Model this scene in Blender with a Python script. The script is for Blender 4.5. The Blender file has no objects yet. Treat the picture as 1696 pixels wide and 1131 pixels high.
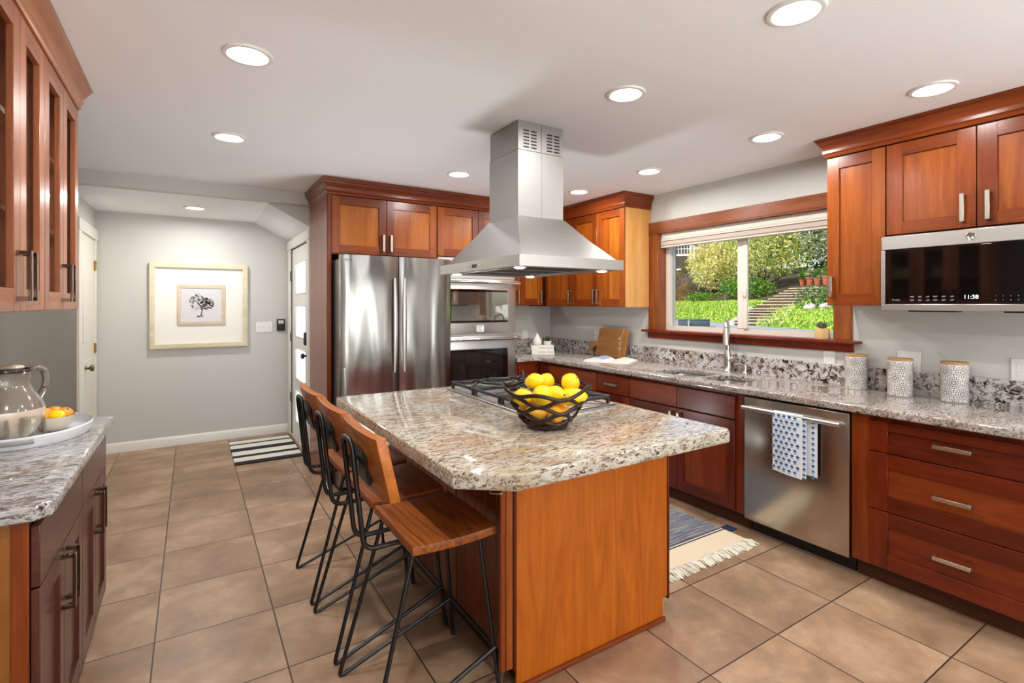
import bpy, bmesh, math, random
from mathutils import Vector, Matrix
random.seed(7)
S = bpy.context.scene
COL = S.collection
PI = math.pi

# ------------------------------------------------------------------ camera, world, sun, daylight, exposure
cam_d = bpy.data.cameras.new('camera')
cam_d.sensor_width = 36.0
cam_d.lens = 36.0 * 843.0 / 1696.0
cam_d.shift_y = -62.0 / 1696.0
cam_d.clip_start = 0.02
cam_d.clip_end = 300
cam = bpy.data.objects.new('camera', cam_d)
COL.objects.link(cam)
cam.location = (0, 0, 1.44)
cam.rotation_euler = (PI / 2, 0, -math.radians(32.17))
S.camera = cam

w = bpy.data.worlds.new('sky')
S.world = w
w.use_nodes = True
wn = w.node_tree
bg = wn.nodes['Background']
sky = wn.nodes.new('ShaderNodeTexSky')
sky.sky_type = 'NISHITA'
sky.sun_disc = False
sky.sun_elevation = math.radians(42)
sky.sun_rotation = math.radians(-60)
wn.links.new(sky.outputs[0], bg.inputs[0])
bg.inputs[1].default_value = 0.3


def add_light(name, kind, loc, rot, energy, color, parent=None, **kw):
    d = bpy.data.lights.new(name, kind)
    d.energy = energy
    d.color = color
    for k, v in kw.items():
        setattr(d, k, v)
    o = bpy.data.objects.new(name, d)
    COL.objects.link(o)
    o.location = loc
    o.rotation_euler = rot
    if parent:
        o.parent = parent
    return o


SUN_DIR = Vector((0.62, -0.12, -0.72))      # travelling direction of the sunlight
sun = add_light('sun', 'SUN', (-10, 5, 30), SUN_DIR.to_track_quat('-Z', 'Y').to_euler(), 8.5, (1.0, 0.95, 0.86), angle=0.009)
# daylight through the two living-room windows at the camera end of the room (the openings are in wall_front)
for dx, wd in ((0.35, 1.5), (2.45, 1.5)):
    add_light('daylight', 'AREA', (dx, -3.56, 1.35), (math.radians(90 + 30), 0, 0), 45, (0.92, 0.97, 1.0),
              shape='RECTANGLE', size=wd, size_y=1.7)

S.view_settings.view_transform = 'Standard'
S.view_settings.look = 'None'
S.view_settings.gamma = 1.0
S.view_settings.use_curve_mapping = False
S.view_settings.exposure = 0.0
S.cycles.use_denoising = True
S.cycles.max_bounces = 7
S.cycles.diffuse_bounces = 4
S.cycles.glossy_bounces = 4
S.cycles.transmission_bounces = 4
S.cycles.transparent_max_bounces = 10
S.cycles.caustics_reflective = False
S.cycles.caustics_refractive = False
S.cycles.sample_clamp_indirect = 6.0
LAMP_W = 12.0
FILL_W = 66.0
LAMP_COL = (1.0, 0.985, 0.965)


# ------------------------------------------------------------------ helpers
def lin(c):
    return tuple(((v / 255.0) / 12.92 if v / 255.0 <= 0.04045 else ((v / 255.0 + 0.055) / 1.055) ** 2.4) for v in c)


class MB:
    """collects shapes and links them as one mesh object"""

    def __init__(self):
        self.v = []
        self.f = []
        self.mi = []
        self.M = None

    def add(self, vs, fs, mi=0):
        n = len(self.v)
        if self.M is not None:
            vs = [self.M @ Vector(p) for p in vs]
        self.v += [tuple(p) for p in vs]
        self.f += [tuple(n + i for i in f) for f in fs]
        self.mi += [mi] * len(fs)
        return self

    def box(self, x0, x1, y0, y1, z0, z1, mi=0, bev=0.0, seg=1):
        x0, x1 = min(x0, x1), max(x0, x1)
        y0, y1 = min(y0, y1), max(y0, y1)
        z0, z1 = min(z0, z1), max(z0, z1)
        if bev <= 0:
            vs = [(x, y, z) for x in (x0, x1) for y in (y0, y1) for z in (z0, z1)]
            return self.add(vs, [(0, 1, 3, 2), (4, 6, 7, 5), (0, 4, 5, 1), (2, 3, 7, 6), (0, 2, 6, 4), (1, 5, 7, 3)], mi)
        b = bmesh.new()
        bmesh.ops.create_cube(b, size=1.0)
        for q in b.verts:
            q.co = Vector(((x0 + x1) / 2 + q.co.x * (x1 - x0), (y0 + y1) / 2 + q.co.y * (y1 - y0), (z0 + z1) / 2 + q.co.z * (z1 - z0)))
        bev = min(bev, 0.49 * min(x1 - x0, y1 - y0, z1 - z0))
        bmesh.ops.bevel(b, geom=b.edges[:], offset=bev, segments=seg, profile=0.5, affect='EDGES')
        return self.bm(b, mi)

    def bm(self, b, mi=0):
        b.verts.index_update()
        vs = [tuple(q.co) for q in b.verts]
        fs = [tuple(q.index for q in f.verts) for f in b.faces]
        b.free()
        return self.add(vs, fs, mi)

    def quad(self, a, b, c, d, mi=0):
        return self.add([a, b, c, d], [(0, 1, 2, 3)], mi)

    def prism(self, poly, z0, z1, mi=0, axis='z', bev=0.0, seg=2):
        """extrude a 2D outline; axis z: (x,y), axis x: (y,z), axis y: (x,z)"""
        def P(a, b, t):
            return {'z': (a, b, t), 'x': (t, a, b), 'y': (a, t, b)}[axis]
        b = bmesh.new()
        lo = [b.verts.new(P(p[0], p[1], z0)) for p in poly]
        hi = [b.verts.new(P(p[0], p[1], z1)) for p in poly]
        n = len(poly)
        b.faces.new(lo[::-1])
        b.faces.new(hi)
        for i in range(n):
            b.faces.new((lo[i], lo[(i + 1) % n], hi[(i + 1) % n], hi[i]))
        bmesh.ops.recalc_face_normals(b, faces=b.faces[:])
        if bev > 0:
            bmesh.ops.bevel(b, geom=b.edges[:], offset=bev, segments=seg, profile=0.5, affect='EDGES')
        return self.bm(b, mi)

    def tube(self, pts, r, n=8, mi=0, closed=False, flat=None):
        pts = [Vector(p) for p in pts]
        m = len(pts)
        rs = r if isinstance(r, (list, tuple)) else [r] * m
        tang = []
        for i in range(m):
            a = pts[(i - 1) % m] if (closed or i > 0) else pts[i]
            c = pts[(i + 1) % m] if (closed or i < m - 1) else pts[i]
            t = c - a
            tang.append(t.normalized() if t.length > 1e-9 else Vector((0, 0, 1)))
        up = Vector((0, 0, 1)) if abs(tang[0].z) < 0.9 else Vector((1, 0, 0))
        nrm = (up - tang[0] * up.dot(tang[0])).normalized()
        vs, fs = [], []
        for i in range(m):
            t = tang[i]
            if flat is not None:
                u2 = Vector((0, 0, 1)) if abs(t.z) < 0.95 else Vector((1, 0, 0))
                nrm = (u2 - t * u2.dot(t)).normalized()
            else:
                nrm = (nrm - t * nrm.dot(t)).normalized()
            bi = t.cross(nrm)
            for k in range(n):
                a = 2 * PI * k / n
                sa = 1.0 if flat is None else flat
                vs.append(pts[i] + (nrm * math.cos(a) + bi * math.sin(a) * sa) * rs[i])
        for i in range(m if closed else m - 1):
            j = (i + 1) % m
            for k in range(n):
                k2 = (k + 1) % n
                fs.append((i * n + k, i * n + k2, j * n + k2, j * n + k))
        if not closed:
            fs.append(tuple(range(n))[::-1])
            fs.append(tuple((m - 1) * n + k for k in range(n)))
        return self.add(vs, fs, mi)

    def lathe(self, prof, cx, cy, n=32, mi=0, sx=1.0, sy=1.0, cz=0.0):
        vs, fs = [], []
        for (r, z) in prof:
            for k in range(n):
                a = 2 * PI * k / n
                vs.append((cx + r * math.cos(a) * sx, cy + r * math.sin(a) * sy, cz + z))
        m = len(prof)
        for i in range(m - 1):
            for k in range(n):
                k2 = (k + 1) % n
                fs.append((i * n + k, i * n + k2, (i + 1) * n + k2, (i + 1) * n + k))
        if prof[0][0] > 1e-6:
            fs.append(tuple(range(n))[::-1])
        if prof[-1][0] > 1e-6:
            fs.append(tuple((m - 1) * n + k for k in range(n)))
        return self.add(vs, fs, mi)

    def ell(self, c, r, nu=20, nv=12, mi=0, fn=None):
        b = bmesh.new()
        bmesh.ops.create_uvsphere(b, u_segments=nu, v_segments=nv, radius=1.0)
        for q in b.verts:
            p = q.co.copy()
            if fn:
                p = fn(p)
            q.co = Vector((c[0] + p.x * r[0], c[1] + p.y * r[1], c[2] + p.z * r[2]))
        return self.bm(b, mi)

    def build(self, name, mats, parent=None, angle=38.0, normals=True):
        me = bpy.data.meshes.new(name)
        off = Vector((0, 0, 0))
        if parent is not None:
            p = parent
            while p is not None:
                off += p.location
                p = p.parent
        if parent is not None:
            vs = [(a - off.x, b - off.y, c - off.z) for a, b, c in self.v]
        else:
            vs = self.v
        me.from_pydata(vs, [], self.f)
        if not isinstance(mats, (list, tuple)):
            mats = [mats]
        for m in mats:
            me.materials.append(m)
        if len(mats) > 1:
            me.polygons.foreach_set('material_index', self.mi)
        if normals:
            b = bmesh.new()
            b.from_mesh(me)
            bmesh.ops.remove_doubles(b, verts=b.verts[:], dist=1e-6)
            bmesh.ops.recalc_face_normals(b, faces=b.faces[:])
            b.to_mesh(me)
            b.free()
            me.polygons.foreach_set('use_smooth', [True] * len(me.polygons))
            me.set_sharp_from_angle(angle=math.radians(angle))
        me.update()
        o = bpy.data.objects.new(name, me)
        COL.objects.link(o)
        if parent is not None:
            o.parent = parent
        return o


def tag(o, label, cat, group=None, kind=None):
    o['label'] = label
    o['category'] = cat
    if group:
        o['group'] = group
    if kind:
        o['kind'] = kind
    return o


def thing(name, label, cat, loc=(0, 0, 0), group=None):
    o = bpy.data.objects.new(name, None)
    o.empty_display_size = 0.05
    COL.objects.link(o)
    o.location = loc
    return tag(o, label, cat, group)


def struct(o, label, cat):
    return tag(o, label, cat, kind='structure')


def sroot(name, label, cat, loc=(0, 0, 0)):
    o = thing(name, label, cat, loc)
    o['kind'] = 'structure'
    return o


def dup(o, parent=None, **kw):
    """copy a thing with its parts and sub-parts"""
    c = o.copy()
    COL.objects.link(c)
    if parent is not None:
        c.parent = parent
    for k, v in kw.items():
        if k in ('loc', 'rot'):
            if k == 'loc':
                c.location = v
            else:
                c.rotation_euler = v
        else:
            c[k] = v
    for ch in list(o.children):
        dup(ch, c)
    return c


def text_verts(s, size, extrude=0.0, align='CENTER'):
    cu = bpy.data.curves.new('lettering', 'FONT')
    cu.body = s
    cu.size = size
    cu.align_x = align
    cu.align_y = 'CENTER'
    cu.extrude = extrude
    o = bpy.data.objects.new('lettering', cu)
    COL.objects.link(o)
    dg = bpy.context.evaluated_depsgraph_get()
    me = bpy.data.meshes.new_from_object(o.evaluated_get(dg))
    vs = [v.co.copy() for v in me.vertices]
    fs = [tuple(p.vertices) for p in me.polygons]
    bpy.data.objects.remove(o)
    bpy.data.meshes.remove(me)
    bpy.data.curves.remove(cu)
    return vs, fs


def put_text(mb, s, size, origin, right, up, mi=0, align='CENTER', lift=0.0006):
    vs, fs = text_verts(s, size, 0.0, align)
    o, r, u = Vector(origin), Vector(right).normalized(), Vector(up).normalized()
    n = r.cross(u)
    mb.add([o + r * p.x + u * p.y + n * lift for p in vs], fs, mi)


class Fr:
    """front plane of a cabinet run: u along the run, d outward, z up"""

    def __init__(self, face, pos):
        self.face, self.pos = face, pos

    def P(self, u, d, z):
        p = self.pos
        return {'-x': (p - d, u, z), '+x': (p + d, u, z), '-y': (u, p - d, z)}[self.face]

    def box(self, mb, u0, u1, d0, d1, z0, z1, mi=0, bev=0.0, seg=1):
        a, b = self.P(u0, d0, z0), self.P(u1, d1, z1)
        mb.box(a[0], b[0], a[1], b[1], a[2], b[2], mi, bev, seg)


# ------------------------------------------------------------------ materials
def new_mat(name):
    m = bpy.data.materials.new(name)
    m.use_nodes = True
    nt = m.node_tree
    return m, nt, nt.nodes['Principled BSDF']


def plain(name, rgb, rough=0.5, metal=0.0, emit=0.0, spec=0.5, coat=0.0, bump=0.0, bscale=80, linear=False):
    m, nt, b = new_mat(name)
    c = rgb if linear else lin(rgb)
    b.inputs['Base Color'].default_value = (*c, 1)
    b.inputs['Roughness'].default_value = rough
    b.inputs['Metallic'].default_value = metal
    b.inputs['Specular IOR Level'].default_value = spec
    b.inputs['Coat Weight'].default_value = coat
    if emit:
        b.inputs['Emission Color'].default_value = (*c, 1)
        b.inputs['Emission Strength'].default_value = emit
    if bump:
        tc = nt.nodes.new('ShaderNodeTexCoord')
        no = nt.nodes.new('ShaderNodeTexNoise')
        no.inputs['Scale'].default_value = bscale
        no.inputs['Detail'].default_value = 3
        bp = nt.nodes.new('ShaderNodeBump')
        bp.inputs['Strength'].default_value = bump
        bp.inputs['Distance'].default_value = 0.002
        nt.links.new(tc.outputs['Object'], no.inputs['Vector'])
        nt.links.new(no.outputs['Fac'], bp.inputs['Height'])
        nt.links.new(bp.outputs[0], b.inputs['Normal'])
    return m


def mapped(nt, scale, rot=(0, 0, 0), loc=(0, 0, 0)):
    tc = nt.nodes.new('ShaderNodeTexCoord')
    mp = nt.nodes.new('ShaderNodeMapping')
    mp.inputs['Scale'].default_value = scale
    mp.inputs['Rotation'].default_value = rot
    mp.inputs['Location'].default_value = loc
    nt.links.new(tc.outputs['Object'], mp.inputs['Vector'])
    return mp


def noise(nt, vec, scale, detail=4, rough=0.55, dist=0.0):
    n = nt.nodes.new('ShaderNodeTexNoise')
    n.inputs['Scale'].default_value = scale
    n.inputs['Detail'].default_value = detail
    n.inputs['Roughness'].default_value = rough
    n.inputs['Distortion'].default_value = dist
    nt.links.new(vec.outputs[0], n.inputs['Vector'])
    return n


def ramp(nt, fac, stops):
    r = nt.nodes.new('ShaderNodeValToRGB')
    e = r.color_ramp.elements
    while len(e) < len(stops):
        e.new(0.5)
    for q, (p, c) in zip(e, stops):
        q.position = p
        q.color = (*c, 1)
    nt.links.new(fac, r.inputs[0])
    return r


def mixc(nt, fac, a, b, mode='MIX'):
    m = nt.nodes.new('ShaderNodeMix')
    m.data_type = 'RGBA'
    m.blend_type = mode
    if isinstance(fac, float):
        m.inputs[0].default_value = fac
    else:
        nt.links.new(fac, m.inputs[0])
    for k, q in ((6, a), (7, b)):
        if isinstance(q, tuple):
            m.inputs[k].default_value = (*q, 1)
        else:
            nt.links.new(q, m.inputs[k])
    return m.outputs[2]


def wood(name, dark, light, grain='v', rough=0.3, seed=0.0, coat=0.10, figure=1.0, contrast=1.0):
    """cherry-like wood; grain v = along z, h = along x and y, y/x = along that axis"""
    m, nt, b = new_mat(name)
    sc = {'v': (9, 9, 0.9), 'h': (1.0, 1.0, 11), 'y': (11, 0.9, 11), 'x': (0.9, 11, 11)}[grain]
    mp = mapped(nt, sc, (0, 0, 0), (seed * 3.7, seed * 5.1, seed * 2.3))
    n1 = noise(nt, mp, 1.3, 5, 0.6, 1.2 * figure)
    mp2 = mapped(nt, tuple(s * 7 for s in sc), (0, 0, 0), (seed, seed * 2, seed))
    n2 = noise(nt, mp2, 1.5, 4, 0.7, 0.3)
    d, l = lin(dark), lin(light)
    r = ramp(nt, n1.outputs['Fac'], [(0.30, d), (0.52, tuple((a + c) / 2 for a, c in zip(d, l))), (0.72, l)])
    r2 = ramp(nt, n2.outputs['Fac'], [(0.35, (0.80, 0.76, 0.72)), (0.65, (1.06, 1.06, 1.06))])
    nt.links.new(mixc(nt, 0.8 * contrast, r.outputs[0], r2.outputs[0], 'MULTIPLY'), b.inputs['Base Color'])
    b.inputs['Roughness'].default_value = rough
    b.inputs['Coat Weight'].default_value = coat
    b.inputs['Coat Roughness'].default_value = 0.18
    b.inputs['Specular IOR Level'].default_value = 0.36
    return m


def wood_set(name, tones, rough=0.3):
    """four tones, vertical then horizontal grain"""
    out = []
    for g in ('v', 'h'):
        for i, (d, l) in enumerate(tones):
            out.append(wood(f'{name}_{g}{i}', d, l, g, rough, seed=i * 1.7 + (0.4 if g == 'h' else 0)))
    return out


UPPER = wood_set('cherry_orange', [((112, 46, 11), (146, 70, 19)), ((128, 58, 14), (164, 88, 26)), ((100, 40, 9), (132, 60, 16)), ((146, 76, 18), (184, 108, 34))])
LOWER = wood_set('cherry_red', [((88, 27, 8), (120, 43, 14)), ((98, 33, 10), (130, 52, 17)), ((76, 22, 7), (106, 36, 11)), ((112, 44, 13), (146, 66, 22))])
LEFTU_LIT = wood_set('cherry_lamp_sheen', [((140, 80, 50), (176, 110, 74)), ((148, 86, 54), (182, 116, 78)), ((132, 74, 46), (166, 102, 68)), ((154, 92, 58), (188, 122, 84))], 0.34)  # lamp sheen painted in: paler tones for the upper sideboard wood
LEFTW = wood_set('cherry_rose', [((70, 36, 27), (96, 52, 39)), ((76, 40, 29), (102, 57, 42)), ((64, 33, 25), (90, 48, 36)), ((80, 43, 31), (108, 61, 45))], 0.3)
CROWN = wood('crown_cherry', (110, 46, 17), (148, 70, 28), 'h', 0.3)
CROWN_L = wood('crown_cherry_light', (160, 96, 56), (190, 124, 80), 'h', 0.3)
HONEY = wood('honey_veneer', (134, 80, 28), (158, 102, 44), 'v', 0.4, 4.0, 0.05, 1.4, 0.5)
VENEER = wood('cherry_veneer', (170, 83, 12), (202, 110, 25), 'v', 0.36, 2.0, 0.1, 2.2, 0.6)
MAPLE = wood('maple_panel', (204, 142, 72), (222, 168, 98), 'v', 0.38, 1.0, 0.15, 0.6, 0.4)
PANELSIDE = wood('cherry_side', (128, 66, 42), (154, 86, 58), 'v', 0.34, 3.0, 0.2, 0.6, 0.5)
TRIMW = wood('fir_trim', (116, 58, 24), (152, 84, 40), 'h', 0.36, 1.3, 0.2)
TRIMWV = wood('fir_trim_upright', (120, 60, 24), (158, 88, 42), 'v', 0.36, 1.9, 0.2)
SILLW = wood('cherry_sill', (104, 32, 12), (138, 54, 22), 'h', 0.3, 2.2)
STOOLW = wood('stool_wood', (88, 40, 11), (182, 98, 34), 'y', 0.45, 0.7, 0.08, 2.6, 1.2)
STOOLB = wood('stool_back_wood', (148, 78, 24), (196, 114, 42), 'y', 0.4, 1.7, 0.1, 1.2)
BOARDW = wood('cutting_board_wood', (164, 112, 58), (190, 140, 84), 'h', 0.5, 0.3, 0.0, 0.6, 0.6)
LIDW = wood('bamboo_lid', (178, 132, 78), (206, 164, 108), 'y', 0.5, 0.3, 0.0, 0.5, 0.5)
POTW = wood('pale_pot_wood', (206, 168, 108), (226, 194, 138), 'v', 0.5, 0.3, 0.0, 0.5, 0.5)
DARKGAP = plain('cabinet_shadow_gap', (38, 14, 8), 0.6)
TOEK = wood('toe_kick_wood', (62, 30, 14), (86, 44, 22), 'h', 0.45, 0.6, 0.0)


def granite(name, white, tan, brown, dark, rot=0.0, st=3.0, fine=30, amt=0.0, tanamt=0.0, darkamt=0.0):
    """polished granite: pale ground, tan clouds, streaky brown and near-black mineral flecks"""
    m, nt, b = new_mat(name)
    mp = mapped(nt, (1.0, st, st), (0, 0, rot))
    cloud = noise(nt, mp, 2.2, 5, 0.6, 1.2)
    patch = noise(nt, mp, 7.0, 5, 0.65, 1.5)
    fl1 = noise(nt, mp, fine, 7, 0.72, 0.6)
    mp2 = mapped(nt, (1.0, st * 0.8, st * 0.8), (0, 0, rot + 0.2), (5.3, 2.9, 1.1))
    fl2 = noise(nt, mp2, fine * 1.3, 6, 0.7, 0.8)
    grain = noise(nt, mapped(nt, (1, 1, 1)), 240, 2, 0.6)
    def gate(n, lo, hi, top=1.0):
        return ramp(nt, n.outputs['Fac'], [(lo, (0, 0, 0)), (hi, (top, top, top))]).outputs[0]
    c = mixc(nt, gate(cloud, 0.50 - tanamt, 0.64 - tanamt, 0.85), lin(white), lin(tan))
    c = mixc(nt, gate(patch, 0.54, 0.60, 0.8), c, lin(tuple(min(255, v + 18) for v in white)))
    c = mixc(nt, gate(fl1, 0.535 - amt, 0.575 - amt, 0.85), c, lin(brown))
    msk = mixc(nt, 1.0, gate(fl2, 0.57 - darkamt, 0.60 - darkamt), gate(patch, 0.42, 0.52), 'MULTIPLY')
    c = mixc(nt, msk, c, lin(dark))
    g = ramp(nt, grain.outputs['Fac'], [(0.3, (0.86, 0.85, 0.84)), (0.7, (1.06, 1.06, 1.06))]).outputs[0]
    c = mixc(nt, 0.8, c, g, 'MULTIPLY')
    nt.links.new(c, b.inputs['Base Color'])
    b.inputs['Roughness'].default_value = 0.05
    return m


GRAN_I = granite('granite_island', (190, 184, 170), (166, 145, 118), (116, 90, 70), (66, 50, 42), 0.35, 3.4, 26, 0.008, 0.06, 0.02)
GRAN_R = granite('granite_window_counter', (182, 175, 169), (156, 140, 126), (110, 90, 76), (60, 45, 37), 1.57, 3.0, 26, 0.012, 0.02, 0.02)
GRAN_L = granite('granite_sideboard', (186, 184, 184), (150, 140, 134), (104, 90, 84), (60, 50, 48), 1.45, 3.2, 24, 0.032, 0.02, 0.015)
GRAN_S = granite('granite_backsplash', (206, 202, 200), (172, 156, 144), (112, 90, 78), (48, 36, 30), 1.57, 1.3, 22, 0.02, 0.02, 0.045)


def steel(name, rgb=(190, 187, 182), rough=0.24, along='z', wav=0.0, streak=0.06):
    m, nt, b = new_mat(name)
    b.inputs['Base Color'].default_value = (*lin(rgb), 1)
    b.inputs['Metallic'].default_value = 1.0
    sc = {'z': (300, 300, 2), 'h': (2, 2, 300), 'x': (2, 300, 300), 'y': (300, 2, 300)}[along]
    mp = mapped(nt, sc)
    n = noise(nt, mp, 1.0, 2)
    r = ramp(nt, n.outputs['Fac'], [(0.3, (rough - streak,) * 3), (0.7, (rough + streak,) * 3)])
    nt.links.new(r.outputs[0], b.inputs['Roughness'])
    if wav:
        mp2 = mapped(nt, (5.5, 5.5, 0.8))
        n2 = noise(nt, mp2, 1.0, 0.8, 0.4, 0.5)
        bp = nt.nodes.new('ShaderNodeBump')
        bp.inputs['Strength'].default_value = 1.0
        bp.inputs['Distance'].default_value = wav
        nt.links.new(n2.outputs['Fac'], bp.inputs['Height'])
        nt.links.new(bp.outputs[0], b.inputs['Normal'])
    return m


STEEL = steel('brushed_steel', (200, 198, 194), 0.36, 'h', 0, 0.02)
STEELV = steel('brushed_steel_upright', (164, 162, 158), 0.5, 'z', 0, 0.02)
FRIDGE = steel('fridge_steel', (150, 148, 144), 0.2, 'z', 0.022, 0.02)
DWSTEEL = steel('dishwasher_steel', (186, 178, 168), 0.24, 'h', 0.004, 0.02)
NICKEL = plain('satin_nickel', (200, 194, 184), 0.32, 1.0)
NICKELD = plain('dark_nickel', (112, 90, 76), 0.2, 1.0)
CHROME = plain('polished_steel', (210, 208, 204), 0.12, 1.0)
BLACKM = plain('black_powder_coat', (14, 14, 15), 0.38)
IRON = plain('cast_iron', (36, 36, 38), 0.55)
BLACKG = plain('black_glass', (6, 6, 7), 0.04, 0.0, 0, 0.6)
OVENG = plain('oven_window_glass', (20, 18, 16), 0.03, 0.0, 0, 0.9)
OVENM = plain('mirror_oven_glass', (150, 146, 140), 0.03, 0.9)
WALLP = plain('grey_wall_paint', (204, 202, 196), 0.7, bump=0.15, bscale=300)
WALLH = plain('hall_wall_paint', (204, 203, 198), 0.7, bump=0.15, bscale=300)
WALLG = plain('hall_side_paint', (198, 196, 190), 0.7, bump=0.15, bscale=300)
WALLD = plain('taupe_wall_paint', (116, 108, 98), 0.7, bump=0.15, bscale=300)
CEILP = plain('ceiling_paint', (243, 244, 246), 0.8, bump=0.2, bscale=250)
WHITE = plain('white_trim_paint', (232, 230, 224), 0.4)
DOORW = plain('cream_door_paint', (228, 222, 208), 0.42)
VINYL = plain('white_vinyl', (226, 216, 202), 0.4)
PLASTIC = plain('white_plastic', (232, 230, 226), 0.35)
BLACKP = plain('black_plastic', (16, 16, 18), 0.4)
BRASS = plain('brass', (200, 160, 84), 0.3, 1.0)
BRONZE = plain('bronze_lattice', (58, 40, 30), 0.34, 0.55)
CERAMW = plain('white_ceramic', (232, 226, 220), 0.35)
CERAMT = plain('taupe_glaze', (122, 112, 102), 0.12, coat=0.5)
CERAMC = plain('cream_glaze', (210, 190, 168), 0.14, coat=0.5)
PAPER = plain('paper', (236, 232, 224), 0.7)
PAPERB = plain('book_photo_page', (150, 170, 200), 0.5)
PAPERP = plain('peach_page', (238, 214, 190), 0.6)
INK = plain('grey_ink', (110, 106, 102), 0.7)
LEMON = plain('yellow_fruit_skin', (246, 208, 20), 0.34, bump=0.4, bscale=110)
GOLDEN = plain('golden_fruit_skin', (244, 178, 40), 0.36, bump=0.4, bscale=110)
ORANGE = plain('orange_fruit_skin', (236, 150, 24), 0.4, bump=0.4, bscale=110)
STEMB = plain('fruit_stem', (70, 50, 24), 0.7)
SOIL = plain('soil', (50, 38, 28), 0.9)
SUCC = plain('succulent_green', (66, 84, 58), 0.5)
SUCCG = plain('succulent_grey', (110, 120, 100), 0.5)
RUBBER = plain('rubber', (20, 20, 20), 0.6)
LENS = plain('lit_lens', (255, 240, 220), 0.5, emit=12.0)
GOLD = plain('gold_line', (240, 226, 196), 0.4)


def glass(name, tint=(1, 1, 1), refl=0.06, rough=0.0):
    m, nt, b = new_mat(name)
    nt.nodes.remove(b)
    out = nt.nodes['Material Output']
    tr = nt.nodes.new('ShaderNodeBsdfTransparent')
    tr.inputs[0].default_value = (*tint, 1)
    gl = nt.nodes.new('ShaderNodeBsdfGlossy')
    gl.inputs['Roughness'].default_value = rough
    lw = nt.nodes.new('ShaderNodeLayerWeight')
    lw.inputs[0].default_value = 0.35
    mx = nt.nodes.new('ShaderNodeMixShader')
    mr = nt.nodes.new('ShaderNodeMapRange')
    mr.inputs['To Min'].default_value = refl * 0.6
    mr.inputs['To Max'].default_value = min(1.0, refl * 8)
    nt.links.new(lw.outputs['Fresnel'], mr.inputs['Value'])
    nt.links.new(mr.outputs[0], mx.inputs[0])
    nt.links.new(tr.outputs[0], mx.inputs[1])
    nt.links.new(gl.outputs[0], mx.inputs[2])
    nt.links.new(mx.outputs[0], out.inputs[0])
    return m


PANE = glass('window_glass', (0.97, 0.98, 0.97), 0.05)
CABGLASS = glass('cabinet_glass', (0.92, 0.9, 0.88), 0.015)
TUMBLER = glass('drinking_glass', (0.95, 0.96, 0.95), 0.04)


def frosted():
    m, nt, b = new_mat('frosted_glass')
    b.inputs['Base Color'].default_value = (*lin((226, 236, 240)), 1)
    b.inputs['Roughness'].default_value = 0.25
    b.inputs['Transmission Weight'].default_value = 0.0
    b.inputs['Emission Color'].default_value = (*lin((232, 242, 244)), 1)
    b.inputs['Emission Strength'].default_value = 0.95   # added glow, standing in for daylight behind the frosted light
    out = nt.nodes['Material Output']
    tl = nt.nodes.new('ShaderNodeBsdfTranslucent')
    tl.inputs[0].default_value = (*lin((236, 244, 248)), 1)
    mx = nt.nodes.new('ShaderNodeMixShader')
    mx.inputs[0].default_value = 0.25
    nt.links.new(b.outputs[0], mx.inputs[1])
    nt.links.new(tl.outputs[0], mx.inputs[2])
    nt.links.new(mx.outputs[0], out.inputs[0])
    return m


FROST = frosted()


def tiles():
    m, nt, b = new_mat('floor_tile')
    T = 0.4592
    tc = nt.nodes.new('ShaderNodeTexCoord')
    mp = nt.nodes.new('ShaderNodeMapping')
    mp.inputs['Location'].default_value = (-0.325 + 10 * T, -1.262 + 20 * T, 0)
    nt.links.new(tc.outputs['Object'], mp.inputs['Vector'])
    br = nt.nodes.new('ShaderNodeTexBrick')
    br.offset = 0.0
    br.squash = 1.0
    for k, v in (('Scale', 1.0), ('Mortar Size', 0.0032), ('Mortar Smooth', 0.1), ('Bias', 0.0), ('Brick Width', T), ('Row Height', T)):
        br.inputs[k].default_value = v
    br.inputs['Color1'].default_value = (0.0, 0.0, 0.0, 1)
    br.inputs['Color2'].default_value = (1.0, 1.0, 1.0, 1)
    br.inputs['Mortar'].default_value = (0.5, 0.5, 0.5, 1)
    nt.links.new(mp.outputs[0], br.inputs['Vector'])
    # cloudy stone, offset per tile by the tile's own random grey
    ad = nt.nodes.new('ShaderNodeVectorMath')
    ad.operation = 'MULTIPLY_ADD'
    ad.inputs[1].default_value = (7.3, 3.1, 5.7)
    nt.links.new(br.outputs['Color'], ad.inputs[0])
    nt.links.new(tc.outputs['Object'], ad.inputs[2])
    n1 = noise(nt, ad, 3.4, 6, 0.6, 0.35)
    n2 = noise(nt, ad, 24, 4, 0.7, 0.2)
    c = ramp(nt, n1.outputs['Fac'], [(0.32, lin((138, 108, 83))), (0.5, lin((160, 129, 102))), (0.68, lin((186, 155, 126)))]).outputs[0]
    f = ramp(nt, n2.outputs['Fac'], [(0.3, (0.88, 0.87, 0.86)), (0.7, (1.05, 1.05, 1.05))]).outputs[0]
    c = mixc(nt, 0.8, c, f, 'MULTIPLY')
    tone = ramp(nt, br.outputs['Color'], [(0.0, (0.9, 0.89, 0.88)), (1.0, (1.05, 1.04, 1.03))]).outputs[0]
    c = mixc(nt, 1.0, c, tone, 'MULTIPLY')
    c = mixc(nt, br.outputs['Fac'], c, lin((66, 50, 38)))
    nt.links.new(c, b.inputs['Base Color'])
    r = ramp(nt, n1.outputs['Fac'], [(0.3, (0.34,) * 3), (0.7, (0.46,) * 3)])
    nt.links.new(r.outputs[0], b.inputs['Roughness'])
    bp = nt.nodes.new('ShaderNodeBump')
    bp.invert = True
    bp.inputs['Strength'].default_value = 0.5
    bp.inputs['Distance'].default_value = 0.002
    nt.links.new(br.outputs['Fac'], bp.inputs['Height'])
    nt.links.new(bp.outputs[0], b.inputs['Normal'])
    return m


FLOORT = tiles()

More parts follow.
